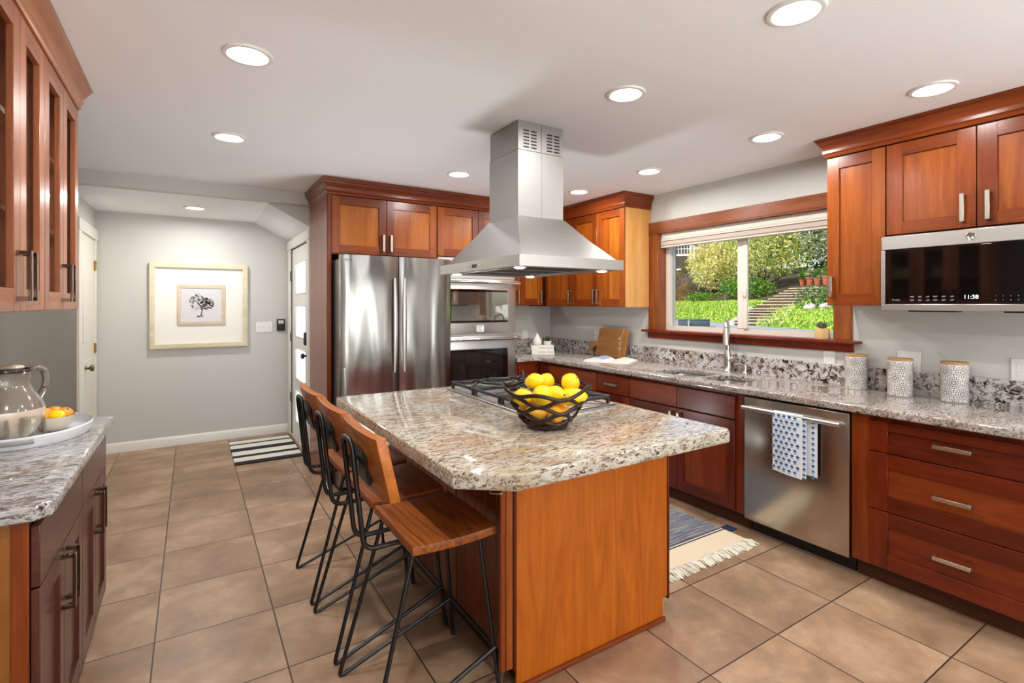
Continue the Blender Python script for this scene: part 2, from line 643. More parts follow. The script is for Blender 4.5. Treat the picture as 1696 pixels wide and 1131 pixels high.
# ------------------------------------------------------------------ the room shell
XL, XR, YF, YB, CZ = -0.78, 3.60, -3.5, 4.87, 2.44
HX, HY, HZ = 0.93, 6.22, 2.335
b = MB()
b.box(XL - 0.1, XR + 0.1, YF - 0.1, YB + 0.1, -0.1, 0)
b.box(XL - 0.1, HX + 0.1, YB + 0.1, HY + 0.1, -0.1, 0)
struct(b.build('floor', FLOORT), 'brown square stone-look tile floor with thin dark grout', 'floor')
b = MB()
b.box(XL - 0.1, XR + 0.3, YF - 0.3, YB, CZ, CZ + 0.2)
struct(b.build('ceiling', CEILP), 'smooth off-white kitchen ceiling with recessed lights', 'ceiling')
b = MB()
b.box(XL - 0.1, HX + 0.3, YB + 0.10, HY + 0.1, HZ, HZ + 0.305)
b.prism([(0.57, HZ + 0.001), (0.95, HZ + 0.001), (0.95, 2.138)], YB + 0.11, HY, 0, 'y')
struct(b.build('ceiling_hall', CEILP), 'lower white hall ceiling with a sloped side over the entry door', 'ceiling')
b = MB()
b.box(XL, HX, YB, YB + 0.10, HZ, CZ)
struct(b.build('trim_1', WALLP), 'grey header beam between kitchen ceiling and hall ceiling', 'beam')
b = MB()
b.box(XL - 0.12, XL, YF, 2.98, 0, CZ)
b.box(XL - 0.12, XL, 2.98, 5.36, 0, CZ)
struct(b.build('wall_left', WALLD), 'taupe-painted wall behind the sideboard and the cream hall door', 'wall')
b = MB()
b.box(XL - 0.12, XL, 5.36, 5.42, 0, CZ)
b.box(XL - 0.12, XL, 5.42, 6.12, 2.04, CZ)
b.box(XL - 0.12, XL, 6.12, HY, 0, CZ)
b.box(XL - 0.12, XL - 0.08, 5.42, 6.12, 0, 2.04)
struct(b.build('wall_side', WALLG), 'light grey hall wall around the cream door', 'wall')
b = MB()
b.box(XR, XR + 0.18, YF, 1.71, 0, CZ)
b.box(XR, XR + 0.18, 3.21, YB + 0.1, 0, CZ)
b.box(XR, XR + 0.18, 1.71, 3.21, 0, 1.19)
b.box(XR, XR + 0.18, 1.71, 3.21, 2.09, CZ)
struct(b.build('wall_right', WALLP), 'pale grey window wall above the granite backsplash', 'wall')
b = MB()
b.box(HX, XR + 0.1, YB, YB + 0.10, 0, CZ)
struct(b.build('wall_back', WALLP), 'pale grey kitchen wall behind refrigerator and ovens', 'wall')
b = MB()
b.box(XL, HX + 0.1, HY, HY + 0.1, 0, HZ)
struct(b.build('wall_hall', WALLH), 'light grey hall wall hung with the large framed art', 'wall')
b = MB()
b.box(HX, HX + 0.1, YB + 0.10, 5.08, 0, 2.15)
b.box(HX, HX + 0.1, 6.06, HY, 0, 2.15)
b.box(HX, HX + 0.1, 5.08, 6.06, 2.04, 2.15)
b.box(HX, HX + 0.1, 5.08, 6.06, -0.1, 0.012)
b.prism([(0.57, HZ), (0.93, HZ), (0.93, 2.15)], YB + 0.1, YB + 0.109, 0, 'y')
struct(b.build('wall_entry', WALLP), 'narrow hall wall around the entry door with frosted lights', 'wall')
b = MB()
b.box(XL - 0.1, -0.4, YF - 0.1, YF, 0, CZ)
b.box(1.1, 1.7, YF - 0.1, YF, 0, CZ)
b.box(3.2, XR + 0.1, YF - 0.1, YF, 0, CZ)
for a, c in ((-0.4, 1.1), (1.7, 3.2)):
    b.box(a, c, YF - 0.1, YF, 0, 0.5)
    b.box(a, c, YF - 0.1, YF, 2.2, CZ)
struct(b.build('wall_front', WALLP), 'grey wall with two tall windows at the living-room end', 'wall')
for i, (a, c) in enumerate(((-0.4, 1.1), (1.7, 3.2))):
    r = sroot('window_%d' % (i + 2), ('white window nearer the sideboard end of the living-room wall', 'white window nearer the counter end of the living-room wall')[i], 'window', ((a + c) / 2, YF, 0.5))
    b = MB()
    b.box(a, c, YF - 0.07, YF - 0.02, 0.5, 0.56)
    b.box(a, c, YF - 0.07, YF - 0.02, 2.14, 2.2)
    for x in (a, (a + c) / 2 - 0.025, c - 0.05):
        b.box(x, x + 0.05, YF - 0.07, YF - 0.02, 0.56, 2.14)
    b.build('window_frame', VINYL, r)
b = MB()
b.prism([(HY, 0), (HY - 0.016, 0), (HY - 0.016, 0.075), (HY - 0.010, 0.088), (HY, 0.094)], XL + 0.02, HX - 0.016, 0, 'x')
struct(b.build('baseboard_back', WHITE), 'white baseboard along the grey hall wall', 'baseboard')
b = MB()
b.box(XL, XL + 0.015, 3.06, 5.30, 0, 0.094, 0, 0.003)
struct(b.build('baseboard_left', WHITE), 'white baseboard on the taupe wall past the sideboard', 'baseboard')

# cream hall door in the left wall
r = sroot('door_1', 'cream panel door with brass hinges beside the grey hall wall', 'door', (XL, 5.77, 0))
b = MB()
b.box(XL - 0.04, XL + 0.006, 5.421, 6.119, 0.008, 2.039, 0, 0.002)
for z0, z1 in ((0.2, 0.95), (1.1, 1.9)):
    b.box(XL + 0.004, XL + 0.010, 5.53, 6.01, z0, z1, 0, 0.004)
leaf = b.build('door_leaf', DOORW, r)
b = MB()
b.box(XL - 0.02, XL + 0.018, 5.30, 5.42, 0, 2.12, 0, 0.003)
b.box(XL - 0.02, XL + 0.018, 6.12, 6.203, 0, 2.12, 0, 0.003)
b.box(XL - 0.02, XL + 0.024, 5.27, 6.212, 2.04, 2.14, 0, 0.003)
b.build('door_casing', DOORW, r)
for z in (1.80, 1.03, 0.25):
    b = MB()
    b.tube([(XL + 0.014, 6.116, z - 0.045), (XL + 0.014, 6.116, z + 0.045)], 0.010, 8)
    b.box(XL + 0.004, XL + 0.009, 6.09, 6.115, z - 0.045, z + 0.045)
    b.build('hinge', BRASS, r)
b = MB()
kn = [(0.026, 0), (0.026, 0.005), (0.010, 0.009), (0.010, 0.03), (0.024, 0.038), (0.028, 0.05), (0.022, 0.062), (0.004, 0.066)]
b.M = Matrix.Translation((XL + 0.006, 5.62, 0.89)) @ Matrix.Rotation(PI / 2, 4, 'Y')
b.lathe(kn, 0, 0, 16)
b.build('knob', plain('antique_knob', (120, 100, 70), 0.3, 1.0), r)

# entry door with four frosted lights
r = sroot('door_2', 'white entry door with four frosted glass lights', 'door', (HX, 5.57, 0))
LZ = ((0.19, 0.54), (0.645, 0.985), (1.09, 1.43), (1.54, 1.88))
b = MB()
b.box(HX + 0.01, HX + 0.05, 5.08, 5.24, 0.014, 2.035)
b.box(HX + 0.01, HX + 0.05, 5.84, 6.06, 0.014, 2.035)
zz = [0.014] + [v for p in LZ for v in p] + [2.035]
for i in range(0, len(zz), 2):
    b.box(HX + 0.01, HX + 0.05, 5.24, 5.84, zz[i], zz[i + 1])
for z0, z1 in LZ:
    for y0, y1, a, c in ((5.24, 5.255, z0, z1), (5.825, 5.84, z0, z1), (5.24, 5.84, z0, z0 + 0.015), (5.24, 5.84, z1 - 0.015, z1)):
        b.box(HX + 0.004, HX + 0.02, y0, y1, a, c, 0, 0.003)
b.build('door_leaf', WHITE, r)
for z0, z1 in LZ:
    b = MB()
    b.box(HX + 0.026, HX + 0.034, 5.241, 5.839, z0 + 0.001, z1 - 0.001)
    b.build('glass_light', FROST, r)
b = MB()
b.box(HX - 0.018, HX + 0.03, 4.985, 5.08, 0, 2.06, 0, 0.003)
b.box(HX - 0.018, HX + 0.03, 6.06, 6.19, 0, 2.06, 0, 0.003)
b.box(HX - 0.024, HX + 0.03, 4.97, 6.2, 2.04, 2.135, 0, 0.003)
b.build('door_casing', WHITE, r)
for z in (1.75, 1.08, 0.42):
    b = MB()
    b.tube([(HX - 0.004, 6.063, z - 0.05), (HX - 0.004, 6.063, z + 0.05)], 0.009, 8)
    b.box(HX - 0.002, HX + 0.010, 6.03, 6.06, z - 0.05, z + 0.05)
    b.build('hinge', plain('steel_hinge', (130, 130, 128), 0.35, 1.0), r)
b = MB()
b.box(HX - 0.028, HX + 0.012, 5.12, 5.19, 1.045, 1.17, 0, 0.012, 2)
b.build('keypad_lock', BLACKP, r)
b = MB()
b.M = Matrix.Translation((HX + 0.01, 5.155, 0.945)) @ Matrix.Rotation(-PI / 2, 4, 'Y')
b.lathe(kn, 0, 0, 16)
b.build('knob', BLACKP, r)

# kitchen window
r = sroot('window_1', 'sliding kitchen window in a wide cherry-stained wood casing', 'window', (XR, 2.46, 1.2))
b = MB()
b.box(XR - 0.024, XR + 0.0, 1.60, 3.335, 2.09, 2.185, 0, 0.003)
b.box(XR - 0.03, XR + 0.0, 1.595, 3.34, 2.078, 2.09, 0, 0.002)
b.build('head_trim', TRIMW, r)
for a, c in ((1.605, 1.71), (3.21, 3.32)):
    b = MB()
    b.box(XR - 0.02, XR, a, c, 1.205, 2.078, 0, 0.002)
    b.build('side_casing', TRIMWV, r)
b = MB()
b.box(XR - 0.0, XR + 0.09, 1.71, 1.722, 1.205, 2.09)
b.box(XR - 0.0, XR + 0.09, 3.198, 3.21, 1.205, 2.09)
b.box(XR - 0.0, XR + 0.09, 1.71, 3.21, 2.078, 2.09)
b.build('jamb', TRIMWV, r)
b = MB()
b.box(XR - 0.06, XR + 0.09, 1.55, 3.375, 1.185, 1.205, 0, 0.004, 2)
b.build('sill', SILLW, r)
b = MB()
b.box(XR - 0.02, XR, 1.595, 3.33, 1.13, 1.185, 0, 0.003)
b.build('apron', SILLW, r)
b = MB()
FX0, FX1 = XR + 0.08, XR + 0.15
b.box(FX0, FX1, 1.722, 3.198, 1.205, 1.245)
b.box(FX0, FX1, 1.722, 3.198, 2.05, 2.09)
b.box(FX0, FX1, 1.722, 1.757, 1.245, 2.05)
b.box(FX0, FX1, 3.150, 3.198, 1.245, 2.05)
b.build('window_frame', VINYL, r)
b = MB()
b.box(FX0 - 0.004, FX0 + 0.03, 2.40, 2.475, 1.245, 2.05, 0, 0.003)
b.box(FX0 - 0.012, FX0, 2.385, 2.42, 1.245, 2.05, 0, 0.003)
b.build('meeting_rail', VINYL, r)
b = MB()
b.ell((FX0 - 0.018, 2.405, 1.53), (0.010, 0.016, 0.045), 12, 8)
b.build('latch', VINYL, r)
for a, c in ((1.757, 2.40), (2.475, 3.150)):
    b = MB()
    b.box(FX0 + 0.03, FX0 + 0.036, a, c, 1.245, 2.05)
    b.build('pane', PANE, r)

# roman shade folded up at the top of the window
SHADE = plain('linen_shade', (214, 204, 192), 0.85, bump=0.6, bscale=260)
SHADE2 = plain('linen_shade_band', (186, 170, 158), 0.85, bump=0.6, bscale=260)
r = thing('roman_shade', 'pale linen roman shade folded up under the window head', 'window shade', (XR + 0.02, 2.46, 1.96))
b = MB()
pr = [(XR + 0.012, 2.077), (XR + 0.012, 2.035), (XR + 0.004, 2.028), (XR + 0.010, 2.018), (XR - 0.004, 2.008), (XR + 0.05, 2.0), (XR + 0.05, 2.077)]
b.prism(pr, 1.728, 3.192, 0, 'y')
b.build('upper_fold', SHADE, r)
b = MB()
b.prism([(XR + 0.006, 2.012), (XR + 0.004, 1.972), (XR + 0.016, 1.960), (XR + 0.05, 1.960), (XR + 0.05, 2.0)], 1.728, 3.192, 0, 'y')
b.build('lower_fold', SHADE2, r)
b = MB()
b.box(XR + 0.001, XR + 0.05, 1.727, 3.193, 1.948, 1.961, 0, 0.003)
b.build('hem_bar', SHADE, r)

# ------------------------------------------------------------------ recessed lights
LAMPS = [
    (0.19, 2.29, CZ, 'recessed ceiling light nearest the crown of the glass-door wall cabinets'),
    (0.19, 3.48, CZ, 'recessed ceiling light over the aisle just before the hall beam'),
    (1.735, 3.52, CZ, 'recessed ceiling light in front of the refrigerator cabinets beside the hood chimney'),
    (2.91, 3.51, CZ, 'recessed ceiling light in front of the corner wall cabinets, beyond the hood'),
    (2.91, 2.69, CZ, 'recessed ceiling light near the crown end above the pale cabinet side panel'),
    (2.91, 1.765, CZ, 'recessed ceiling light opposite the window head trim'),
    (1.745, 1.76, CZ, 'recessed ceiling light over the island beside the vented hood chimney'),
    (1.745, 0.955, CZ, 'largest recessed ceiling light, at the top edge of the photo'),
    (2.91, 0.96, CZ, 'recessed ceiling light just above the crown over the microwave cabinets'),
    (0.025, 5.57, HZ, 'recessed light in the low hall ceiling above the framed art'),
    (0.19, 0.75, CZ, None),
]
first = None
for i, (x, y, z, lab) in enumerate(LAMPS):
    lab = lab or 'recessed ceiling light at the living-room end, outside the photo'
    if first is None:
        r = thing('recessed_light', lab, 'ceiling light', (x, y, z), 'recessed ceiling lights')
        b = MB()
        b.lathe([(0.056, -0.0015), (0.060, -0.005), (0.074, -0.009), (0.078, -0.010), (0.090, -0.007), (0.093, -0.001), (0.093, 0.0)], x, y, 40, 0, cz=z)
        b.build('trim_ring', WHITE, r)
        b = MB()
        b.lathe([(0.0001, -0.0035), (0.057, -0.0035), (0.057, -0.001)], x, y, 32, 0, cz=z)
        b.build('lens', LENS, r)
        first = r
    else:
        r = dup(first, loc=(x, y, z), label=lab)
    add_light('lamp', 'AREA', (x, y, z - 0.0045), (0, 0, 0), LAMP_W * (1.25 if z < 2.4 else (0.4 if x > 2 else 0.5) if (y < 1.2 and x > 1) else 0.65 if (1 < x < 2 and y < 2) else 1.5 if y < 1 else 1.0), LAMP_COL, shape='DISK', size=0.112)

# added unseen can uplights, put in only to brighten the ceiling
first = None
for i, (x, y) in enumerate(((-0.3, -2.3), (1.40, -2.5), (2.7, -2.5), (1.30, 3.45))):
    lab = ('added black fill uplight, out of view on the floor along the sideboard wall', 'added black fill uplight, out of view on the living-room floor between the windows', 'added black fill uplight, out of view on the floor along the window wall', 'added black fill uplight hidden on the aisle floor between island and refrigerator')[i]
    if first is None:
        r = thing('floor_uplight', lab, 'lamp', (x, y, 0), 'added fill uplights')
        b = MB()
        b.lathe([(0.001, 0.0), (0.11, 0.0), (0.12, 0.01), (0.12, 0.30), (0.116, 0.30), (0.116, 0.02), (0.001, 0.02)], x, y, 28)
        b.build('can', BLACKP, r)
        first = r
    else:
        dup(first, loc=(x, y, 0), label=lab)
    add_light('uplight', 'AREA', (x, y, 0.295), (PI, 0, 0), FILL_W * (0.27 if y > 0 else 1.0), (0.93, 0.97, 1.0), shape='DISK', size=0.22)

# ------------------------------------------------------------------ cabinets
def handle(fr, u, z, ln, parent, vert=True, mat=None, square=False):
    b = MB()
    wd = 0.009
    if vert:
        fr.box(b, u - wd, u + wd, 0.026, 0.034, z - ln / 2, z + ln / 2, 0, 0.001)
        for s in (-1, 1):
            fr.box(b, u - wd, u + wd, 0.0, 0.03, z + s * (ln / 2 - 0.006) - 0.006, z + s * (ln / 2 - 0.006) + 0.006, 0, 0.001)
    else:
        fr.box(b, u - ln / 2, u + ln / 2, 0.026, 0.034, z - wd, z + wd, 0, 0.001)
        for s in (-1, 1):
            fr.box(b, u + s * (ln / 2 - 0.006) - 0.006, u + s * (ln / 2 - 0.006) + 0.006, 0.0, 0.03, z - wd, z + wd, 0, 0.001)
    return b.build('handle', mat or NICKEL, parent)


class Fo(Fr):
    """the same plane pushed outward"""
    def __init__(self, fr, d):
        s = {'-x': -1, '+x': 1, '-y': -1}[fr.face]
        super().__init__(fr.face, fr.pos + s * d)


def door(fr, u0, u1, z0, z1, root, W, name='door', st=0.062, rl=0.068, glassy=False, hz=False, hu=None, hzc=None, hl=0.14, hmat=None, hv=None, slab=False):
    b = MB()
    T, R = 0.020, 0.011
    rn = random.randrange
    if slab:
        fr.box(b, u0, u1, 0.001, T, z0, z1, 4 + rn(4), 0.0018)
    else:
        fr.box(b, u0, u0 + st, 0.001, T, z0, z1, rn(3), 0.0015)
        fr.box(b, u1 - st, u1, 0.001, T, z0, z1, rn(3), 0.0015)
        fr.box(b, u0 + st - 0.001, u1 - st + 0.001, 0.001, T - 0.0002, z0, z0 + rl, 4 + random.choice((0, 2, 2)), 0.0012)
        fr.box(b, u0 + st - 0.001, u1 - st + 0.001, 0.001, T - 0.0002, z1 - rl, z1, 4 + random.choice((0, 2, 2)), 0.0012)
        if not glassy:
            a, c = u0 + st - 0.002, u1 - st + 0.002
            if hz:
                zm = z0 + rl + (z1 - z0 - 2 * rl) * random.uniform(0.35, 0.65)
                k1, k2 = 4 + rn(4), 4 + rn(4)
                fr.box(b, a, c, 0.002, T - R, z0 + rl - 0.002, zm, k1)
                fr.box(b, a, c, 0.002, T - R, zm, z1 - rl + 0.002, k2)
            else:
                cuts = [a]
                while cuts[-1] < c - 0.06:
                    cuts.append(min(c, cuts[-1] + random.uniform(0.09, 0.2)))
                cuts[-1] = c
                prev = -1
                for p, q in zip(cuts[:-1], cuts[1:]):
                    k = random.choice((1, 1, 3, 1))
                    fr.box(b, p, q, 0.002, T - R, z0 + rl - 0.002, z1 - rl + 0.002, k)
    d = b.build(name, W, root)
    if glassy:
        g = MB()
        fr.box(g, u0 + st - 0.004, u1 - st + 0.004, 0.0022, 0.005, z0 + rl - 0.004, z1 - rl + 0.004)
        g.build('glass_pane', CABGLASS, d)
    if hu is not None:
        handle(Fo(fr, T), hu, hzc, hl, d, vert=(not hz) if hv is None else hv, mat=hmat)
    return d


def crown(name, label, path, z0, prof, mat):
    """moulding swept along a polyline; outward is to the right of travel"""
    b = MB()
    n = len(path)
    P = [Vector((x, y)) for x, y in path]
    offs = []
    for i in range(n):
        dirs = []
        if i > 0:
            dirs.append((P[i] - P[i - 1]).normalized())
        if i < n - 1:
            dirs.append((P[i + 1] - P[i]).normalized())
        nr = [Vector((d.y, -d.x)) for d in dirs]
        if len(nr) == 1:
            offs.append(nr[0])
        else:
            m = (nr[0] + nr[1])
            offs.append(m / (1 + nr[0].dot(nr[1])))
    k = len(prof)
    vs = [(P[i].x + offs[i].x * d, P[i].y + offs[i].y * d, z0 + z) for i in range(n) for d, z in prof]
    fs = []
    for i in range(n - 1):
        for j in range(k):
            j2 = (j + 1) % k
            fs.append((i * k + j, i * k + j2, (i + 1) * k + j2, (i + 1) * k + j))
    fs.append(tuple(range(k)))
    fs.append(tuple((n - 1) * k + j for j in range(k))[::-1])
    b.add(vs, fs)
    return struct(b.build(name, mat), label, 'crown moulding')


def cprof(h):
    return [(-0.02, 0), (0.004, 0), (0.008, 0.006), (0.010, 0.014), (0.006, 0.020), (0.014, 0.026), (0.014, 0.036), (0.014, 0.050), (0.020, 0.062), (0.028, 0.076), (0.037, 0.090),
            (0.038, 0.097), (0.044, 0.100), (0.046, h), (-0.02, h)]


# --- window-wall base cabinets
FB = Fr('-x', 2.972)
WX = XR - 0.002


def carcass(root, x0, x1, y0, y1, z0, z1, mat):
    b = MB()
    b.box(x0, x1, y0, y1, z0, z1, 0, 0.001)
    return b.build('carcass', mat, root)


def toe(root, x0, x1, y0, y1, mat=None):
    b = MB()
    b.box(x0, x1, y0, y1, 0, 0.1)
    return b.build('toe_kick', mat or TOEK, root)


r = thing('drawer_cabinet', 'cherry base cabinet with three wide drawers beside the dishwasher', 'cabinet', (3.28, 0.9, 0))
carcass(r, 2.973, WX, 0.46, 1.326, 0.1, 0.873, LOWER[0])
toe(r, 3.03, WX, 0.46, 1.326)
b = MB()
FB.box(b, 1.243, 1.326, 0.0005, 0.008, 0.1, 0.872)
b.build('filler_strip', LOWER[3], r)
for z0, z1, hz_ in ((0.692, 0.846, 0.776), (0.398, 0.687, 0.536), (0.106, 0.393, 0.258)):
    door(FB, 0.553, 1.239, z0, z1, r, LOWER, 'drawer', rl=0.045 if z1 > 0.8 else 0.075, st=0.08, hz=True, hu=0.897, hzc=hz_)

r = thing('sink_cabinet', 'cherry sink base cabinet with two false drawer fronts over two doors', 'cabinet', (3.28, 2.47, 0))
carcass(r, 2.973, WX, 1.94, 2.939, 0.1, 0.72, LOWER[1])
toe(r, 3.03, WX, 1.94, 2.939)
b = MB()
b.box(2.973, 2.99, 1.94, 2.939, 0.72, 0.873)
b.build('top_rail', LOWER[1], r)
for u0, u1, hu in ((2.008, 2.470, 2.437), (2.474, 2.936, 2.507)):
    door(FB, u0, u1, 0.700, 0.846, r, LOWER, 'false_front', slab=True)
    door(FB, u0, u1, 0.112, 0.690, r, LOWER, hu=hu, hzc=0.595)
r = thing('base_cabinet', 'narrow cherry base cabinet with one drawer between the sink cabinet and wide drawers', 'cabinet', (3.28, 3.13, 0))
carcass(r, 2.973, WX, 2.941, 3.325, 0.1, 0.873, LOWER[0])
toe(r, 3.03, WX, 2.941, 3.325)
door(FB, 2.944, 3.322, 0.700, 0.846, r, LOWER, 'drawer', slab=True, hz=True, hu=3.13, hzc=0.775)
door(FB, 2.944, 3.322, 0.112, 0.690, r, LOWER, hu=3.285, hzc=0.60)
r = thing('drawer_cabinet', 'cherry base cabinet with wide drawers next to the corner cabinet', 'cabinet', (3.28, 3.68, 0))
carcass(r, 2.973, WX, 3.327, 4.02, 0.1, 0.873, LOWER[2])
toe(r, 3.03, WX, 3.327, 4.02)
for z0, z1 in ((0.692, 0.846), (0.398, 0.687), (0.106, 0.393)):
    door(FB, 3.33, 4.017, z0, z1, r, LOWER, 'drawer', rl=0.045, slab=z1 > 0.8, hz=True, hu=3.67, hzc=(z0 + z1) / 2)

FK = Fr('-y', 4.19)
r = thing('corner_cabinet', 'cherry corner base cabinet beside the lower oven door', 'cabinet', (3.2, 4.5, 0))
b = MB()
b.prism([(2.973, 4.022), (WX, 4.022), (WX, YB - 0.002), (2.68, YB - 0.002), (2.68, 4.191), (2.973, 4.191)], 0.1, 0.873)
b.build('carcass', LOWER[3], r)
b = MB()
b.prism([(3.03, 4.022), (WX, 4.022), (WX, YB - 0.002), (2.68, YB - 0.002), (2.68, 4.25), (3.03, 4.25)], 0, 0.1)
b.build('toe_kick', TOEK, r)
door(FB, 4.026, 4.164, 0.112, 0.846, r, LOWER, st=0.045)
door(FK, 2.700, 2.945, 0.112, 0.846, r, LOWER, hu=2.735, hzc=0.72)

# --- tall run: refrigerator surround and oven tower
r = thing('refrigerator_cabinet', 'cherry wall cabinet and tall side panel surrounding the refrigerator', 'cabinet', (1.37, 4.5, 0))
carcass(r, 0.931, 1.838, 4.191, YB - 0.002, 1.838, 2.33, UPPER[0])
b = MB()
b.box(0.905, 0.930, 4.172, YB - 0.002, 0, 2.33, 0, 0.001)
b.build('end_panel', PANELSIDE, r)
b = MB()
b.box(0.905, 0.934, 4.168, 4.1905, 0, 2.33, 0, 0.001)
b.build('face_stile', UPPER[2], r)
door(FK, 0.938, 1.380, 1.846, 2.305, r, UPPER, hu=1.350, hzc=1.945)
door(FK, 1.384, 1.834, 1.846, 2.305, r, UPPER, hu=1.416, hzc=1.945)
r = thing('oven_cabinet', 'tall cherry cabinet tower holding the double oven', 'cabinet', (2.26, 4.5, 0))
b = MB()
b.box(1.842, 1.862, 4.191, YB - 0.002, 0, 2.33)
b.box(2.648, 2.668, 4.191, YB - 0.002, 0, 2.33)
b.box(1.862, 2.648, 4.8, YB - 0.002, 0.1, 2.33)
b.box(1.862, 2.648, 4.191, 4.8, 1.862, 2.33)
b.box(1.862, 2.648, 4.191, 4.8, 0.1, 0.615)
b.build('carcass', UPPER[2], r)
toe(r, 1.862, 2.648, 4.26, 4.8)
door(FK, 1.846, 2.254, 1.868, 2.305, r, UPPER, hu=2.225, hzc=1.945)
door(FK, 2.258, 2.664, 1.868, 2.305, r, UPPER, hu=2.288, hzc=1.945)
door(FK, 1.866, 2.644, 0.112, 0.600, r, LOWER, 'drawer', hz=True, hu=2.25, hzc=0.5)

# --- corner wall cabinets
FU = Fr('-x', 3.291)
FV = Fr('-y', 4.56)
r = thing('wall_cabinet', 'cherry wall cabinet with two narrow doors beside the upper oven', 'cabinet', (2.96, 4.7, 1.43))
carcass(r, 2.672, 3.262, 4.561, YB - 0.002, 1.425, 2.33, UPPER[2])
door(FV, 2.675, 2.962, 1.43, 2.305, r, UPPER, hu=2.925, hzc=1.52)
door(FV, 2.966, 3.250, 1.43, 2.305, r, UPPER, hu=3.215, hzc=1.52)
r = thing('wall_cabinet', 'cherry corner wall cabinet with a single door above the stacked books', 'cabinet', (3.44, 4.4, 1.42))
carcass(r, 3.292, WX, 4.05, YB - 0.002, 1.415, 2.33, UPPER[2])
door(FU, 4.053, 4.50, 1.418, 2.305, r, UPPER, hu=4.085, hzc=1.51)
r = thing('wall_cabinet', 'cherry two-door wall cabinet with a pale maple side facing the window', 'cabinet', (3.44, 3.68, 1.41))
carcass(r, 3.292, WX, 3.322, 4.048, 1.415, 2.33, UPPER[0])
b = MB()
b.box(3.285, WX, 3.312, 3.3215, 1.412, 2.33, 0, 0.001)
b.build('side_panel', MAPLE, r)
door(FU, 3.318, 3.681, 1.418, 2.305, r, UPPER, hu=3.655, hzc=1.51)
door(FU, 3.685, 4.045, 1.418, 2.305, r, UPPER, hu=3.712, hzc=1.51)
crown('trim_2', 'dark cherry crown over the refrigerator, oven and corner cabinets',
      [(0.905, YB - 0.002), (0.905, 4.168), (2.669, 4.168), (2.669, 4.538), (3.269, 4.538), (3.269, 3.311), (XR - 0.002, 3.311)], 2.31, cprof(0.128), CROWN)

# --- wall cabinets around the microwave
r = thing('wall_cabinet', 'tall narrow cherry wall cabinet between the window and the microwave', 'cabinet', (3.44, 1.45, 1.43))
carcass(r, 3.292, WX, 1.293, 1.603, 1.432, 2.345, UPPER[2])
door(FU, 1.295, 1.600, 1.434, 2.318, r, UPPER, st=0.066, hu=1.568, hzc=1.545, hl=0.12)
r = thing('wall_cabinet', 'short cherry two-door wall cabinet directly above the microwave', 'cabinet', (3.44, 0.9, 1.81))
carcass(r, 3.292, WX, 0.51, 1.291, 1.815, 2.345, UPPER[0])
door(FU, 0.906, 1.288, 1.822, 2.318, r, UPPER, st=0.075, hu=0.952, hzc=1.92)
door(FU, 0.513, 0.902, 1.822, 2.318, r, UPPER, st=0.075, hu=0.856, hzc=1.92)
crown('trim_3', 'dark cherry crown over the microwave wall cabinets', [(XR - 0.002, 1.606), (3.269, 1.606), (3.269, 0.5)], 2.325, cprof(0.113), CROWN)

# --- sideboard run on the taupe wall
FL = Fr('+x', -0.361)
r0 = thing('base_cabinet', 'cherry sideboard base cabinet below the fruit bowl, farther of two', 'cabinet', (-0.57, 2.73, 0))
r1 = thing('base_cabinet', 'cherry sideboard base cabinet with the honey-coloured end panel, nearer of two', 'cabinet', (-0.57, 2.1, 0))
for r, a, c in ((r0, 2.432, 3.04), (r1, 1.81, 2.43)):
    carcass(r, XL + 0.002, -0.362, a, c, 0.1, 0.873, LEFTW[0])
    toe(r, XL + 0.002, -0.42, a, c)
    m = (a + c) / 2
    door(FL, a + 0.002, c - 0.002, 0.690, 0.852, r, LEFTW, 'drawer', slab=True, hz=True)
    door(FL, a + 0.002, m - 0.0015, 0.106, 0.684, r, LEFTW, hu=m - 0.034, hzc=0.575, hl=0.17, hmat=NICKELD)
    door(FL, m + 0.0015, c - 0.002, 0.106, 0.684, r, LEFTW, hu=m + 0.034, hzc=0.575, hl=0.17, hmat=NICKELD)
b = MB()
b.box(XL + 0.002, -0.362, 1.803, 1.8095, 0.0, 0.873, 0)
b.build('end_panel', HONEY, r1)
b = MB()
b.box(-0.395, -0.3615, 1.797, 1.803, 0.0, 0.873, 0, 0.001)
b.build('end_stile', UPPER[0], r1)
FLU = Fr('+x', -0.461)
r0 = thing('glass_cabinet', 'glass-door cherry wall cabinet at the hall end of the sideboard', 'cabinet', (-0.62, 2.72, 1.41))
r1 = thing('glass_cabinet', 'glass-door cherry wall cabinet nearer the photo edge above the pitcher', 'cabinet', (-0.62, 2.1, 1.41))
PALEIN = wood('cabinet_back_lit', (206, 178, 144), (222, 198, 166), 'v', 0.5, 1.1, 0.0, 0.6, 0.4)  # lit look of the interior painted in as a paler back
INNER = wood('cabinet_interior', (150, 96, 56), (184, 126, 80), 'v', 0.45, 1.1, 0.0, 0.6, 0.5)
